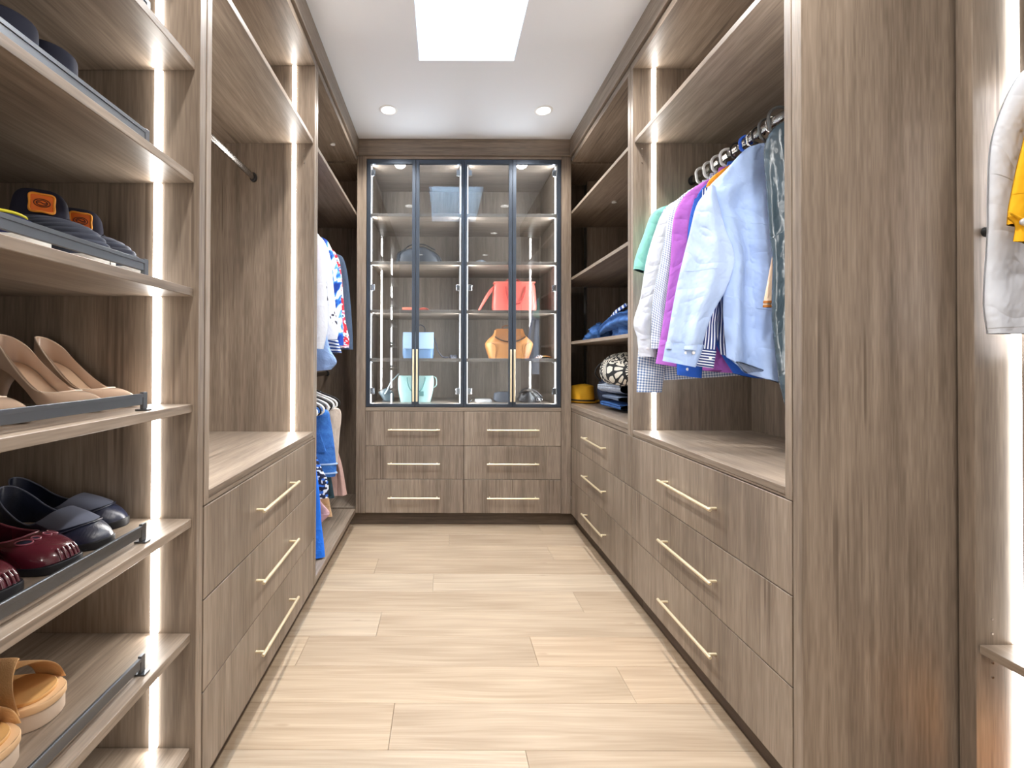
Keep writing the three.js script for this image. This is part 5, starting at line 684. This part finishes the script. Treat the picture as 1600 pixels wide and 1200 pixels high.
{
  const y = 1.2625, t = thing('crumpled_jacket', 'crumpled blue denim jacket heaped on the middle corner shelf', 'jacket', [1.1, y, -2.65]);
  part(t, 'body', mound(1.13, y + 0.001, -2.56, 0.14, 0.19, 0.26, 301, 0.4), C.darkDenim); part(t, 'sleeve', mound(1.04, y + 0.001, -3.0, 0.085, 0.115, 0.16, 311, 0.4), C.darkDenim);
  part(t, 'sleeve', ribbon([[0.995, y + 0.075, -2.9], [0.98, y + 0.11, -2.72], [0.99, y + 0.14, -2.52], [1.0, y + 0.13, -2.36]], [[1.03, y + 0.05, -2.88], [1.0, y + 0.05, -2.7], [0.995, y + 0.06, -2.5], [1.0, y + 0.06, -2.36]], { rows: 30, cols: 24, thick: 0.03, amp: 0.012, freq: 9, face: [-1, 0, 0] }), C.darkDenim);
  part(t, 'lining', ribbon([[1.03, y + 0.11, -2.86], [1.04, y + 0.175, -2.68], [1.06, y + 0.2, -2.6]], [[0.985, y + 0.09, -2.74], [0.995, y + 0.14, -2.62], [1.02, y + 0.175, -2.52]], { rows: 16, cols: 20, thick: 0.008, amp: 0.006, face: [-1, 1, 0] }), C.wideStripe, 'striped cotton lining');
}
{
  const y = 0.8385, felt = cloth(0xdca016, { bump: 0.001 }), t = thing('felt_hat', 'mustard yellow felt hat with a dark band', 'hat', [0.988, y + 0.0005, -3.215]);
  const crown = grid(26, 48, (i, j) => { const v = i / 26, b = j / 48 * 6.2832, pr = v < 0.72 ? mix(0.082, 0.074, v / 0.72) : 0.074 * Math.max(0, Math.cos((v - 0.72) / 0.28 * 1.5707)) ** 0.7, hh = v < 0.72 ? 0.008 + v / 0.72 * 0.105 : 0.113 + 0.016 * Math.sin((v - 0.72) / 0.28 * 1.5708); const pinch = 1 - 0.26 * Math.max(0, Math.cos(b - 2.3)) ** 6 * sst(0.2, 0.75, v), dent = sst(0.72, 1, v) * 0.03 * Math.exp(-((Math.sin(b - 0.4)) ** 2) * 4); return [Math.cos(b) * pr * pinch, hh - dent, Math.sin(b) * pr * pinch * 1.12]; }, true);
  PL(t, 'crown', crown, felt); const brim = new THREE.LatheGeometry([[0.078, 0.006], [0.1, 0.0045], [0.118, 0.006], [0.128, 0.013], [0.131, 0.015], [0.129, 0.0105], [0.118, 0.0025], [0.1, 0.0005], [0.07, 0.001]].map((p) => new THREE.Vector2(...p)), 60); brim.scale(0.85, 1, 1); PL(t, 'brim', brim, felt);
  PL(t, 'band', new THREE.LatheGeometry([[0.0832, 0.008], [0.0838, 0.018], [0.0828, 0.024]].map((p) => new THREE.Vector2(...p)), 48).scale(1, 1, 1.12), std(0x221a10, 0.7, { side: THREE.DoubleSide }));
}
{
  const y = 0.8385, t = thing('navy_cloth_bag', 'rounded dark navy cloth bag leaning between hat and folded clothes', 'bag', [1.075, y, -3.02]), g = new THREE.SphereGeometry(1, 30, 20); g.scale(0.055, 0.092, 0.075); g.translate(1.085, y + 0.0935, -3.02); part(t, 'body', g, C.navy); part(t, 'seam', tube(Array.from({ length: 24 }, (_, i) => [1.085 + 0.055 * Math.cos(i * 0.2618), y + 0.0935 + 0.0905 * Math.sin(i * 0.2618), -3.02]), 0.002, 60, 6, true), std(0x0f1522, 0.8));
  const fold = (label, y0, h, x0, x1, z0, z1, mat, turn, seed) => {
    const q = thing('folded_shirt', label, 'folded clothes', [(x0 + x1) / 2, y0, (z0 + z1) / 2], 'folded clothes stack'), zc = 0, w = (x1 - x0) / 2, d = (z1 - z0) / 2; q.rotation.y = turn;
    PL(q, 'folded_body', ribbon([[-w, h / 2, -d], [-w, h / 2, 0], [-w, h / 2, d]], [[w, h / 2, -d], [w, h / 2, 0], [w, h / 2, d]], { rows: 20, cols: 40, thick: h / 2 * 0.92, amp: h * 0.12, pow: 0.68, seed, face: [0, 1, 0], env: () => 1 }), mat);
    PL(q, 'fold_edge', ribbon([[-w * 1.02, h * 0.72, -d * 0.96], [-w * 1.02, h * 0.72, d * 0.96]], [[w * 0.4, h * 0.72, -d * 0.96], [w * 0.4, h * 0.72, d * 0.96]], { rows: 12, cols: 30, thick: h * 0.22, amp: h * 0.12, pow: 0.8, seed: seed + 1, face: [0, 1, 0], env: () => 1 }), mat);
  };
  fold('dark blue-grey folded shirt at the bottom of the stack', y + 0.008, 0.04, 0.985, 1.27, -2.83, -2.55, C.darkDenim, 0.06, 401); fold('mid blue-grey folded shirt, second from the bottom', y + 0.056, 0.034, 0.99, 1.27, -2.83, -2.55, C.heather, -0.03, 402); fold('pale grey-blue folded shirt with a thick roll, on top', y + 0.1, 0.062, 0.975, 1.26, -2.84, -2.55, C.greyBlue, 0.1, 403);
  const b = thing('patterned_bag', 'black and white butterfly-wing patterned cloth bag on the folded stack', 'bag', [1.1, y + 0.16, -2.62]);
  part(b, 'body', ribbon([[1.02, y + 0.172, -2.8], [0.995, y + 0.22, -2.79], [1.02, y + 0.275, -2.76], [1.06, y + 0.3, -2.72]], [[1.02, y + 0.172, -2.38], [0.995, y + 0.22, -2.37], [1.02, y + 0.275, -2.4], [1.06, y + 0.3, -2.44]], { rows: 24, cols: 40, thick: (u) => 0.07 * Math.sin(0.5 + u * 2), amp: 0.004, face: [-1, 0, 0], u: 0.2 }), std(0xffffff, 0.7, { map: (() => { const m = butterfly.clone(); m.repeat.set(3.6, 6); m.offset.set(0.35, 0.9); m.needsUpdate = true; return m; })(), side: THREE.DoubleSide }));
  part(b, 'edge_piping', tube([[0.975, y + 0.165, -2.8], [0.935, y + 0.22, -2.79], [0.96, y + 0.28, -2.75], [1.04, y + 0.305, -2.72]], 0.004, 30, 8), std(0x111113, 0.6));
}
renderer.render(scene, camera);
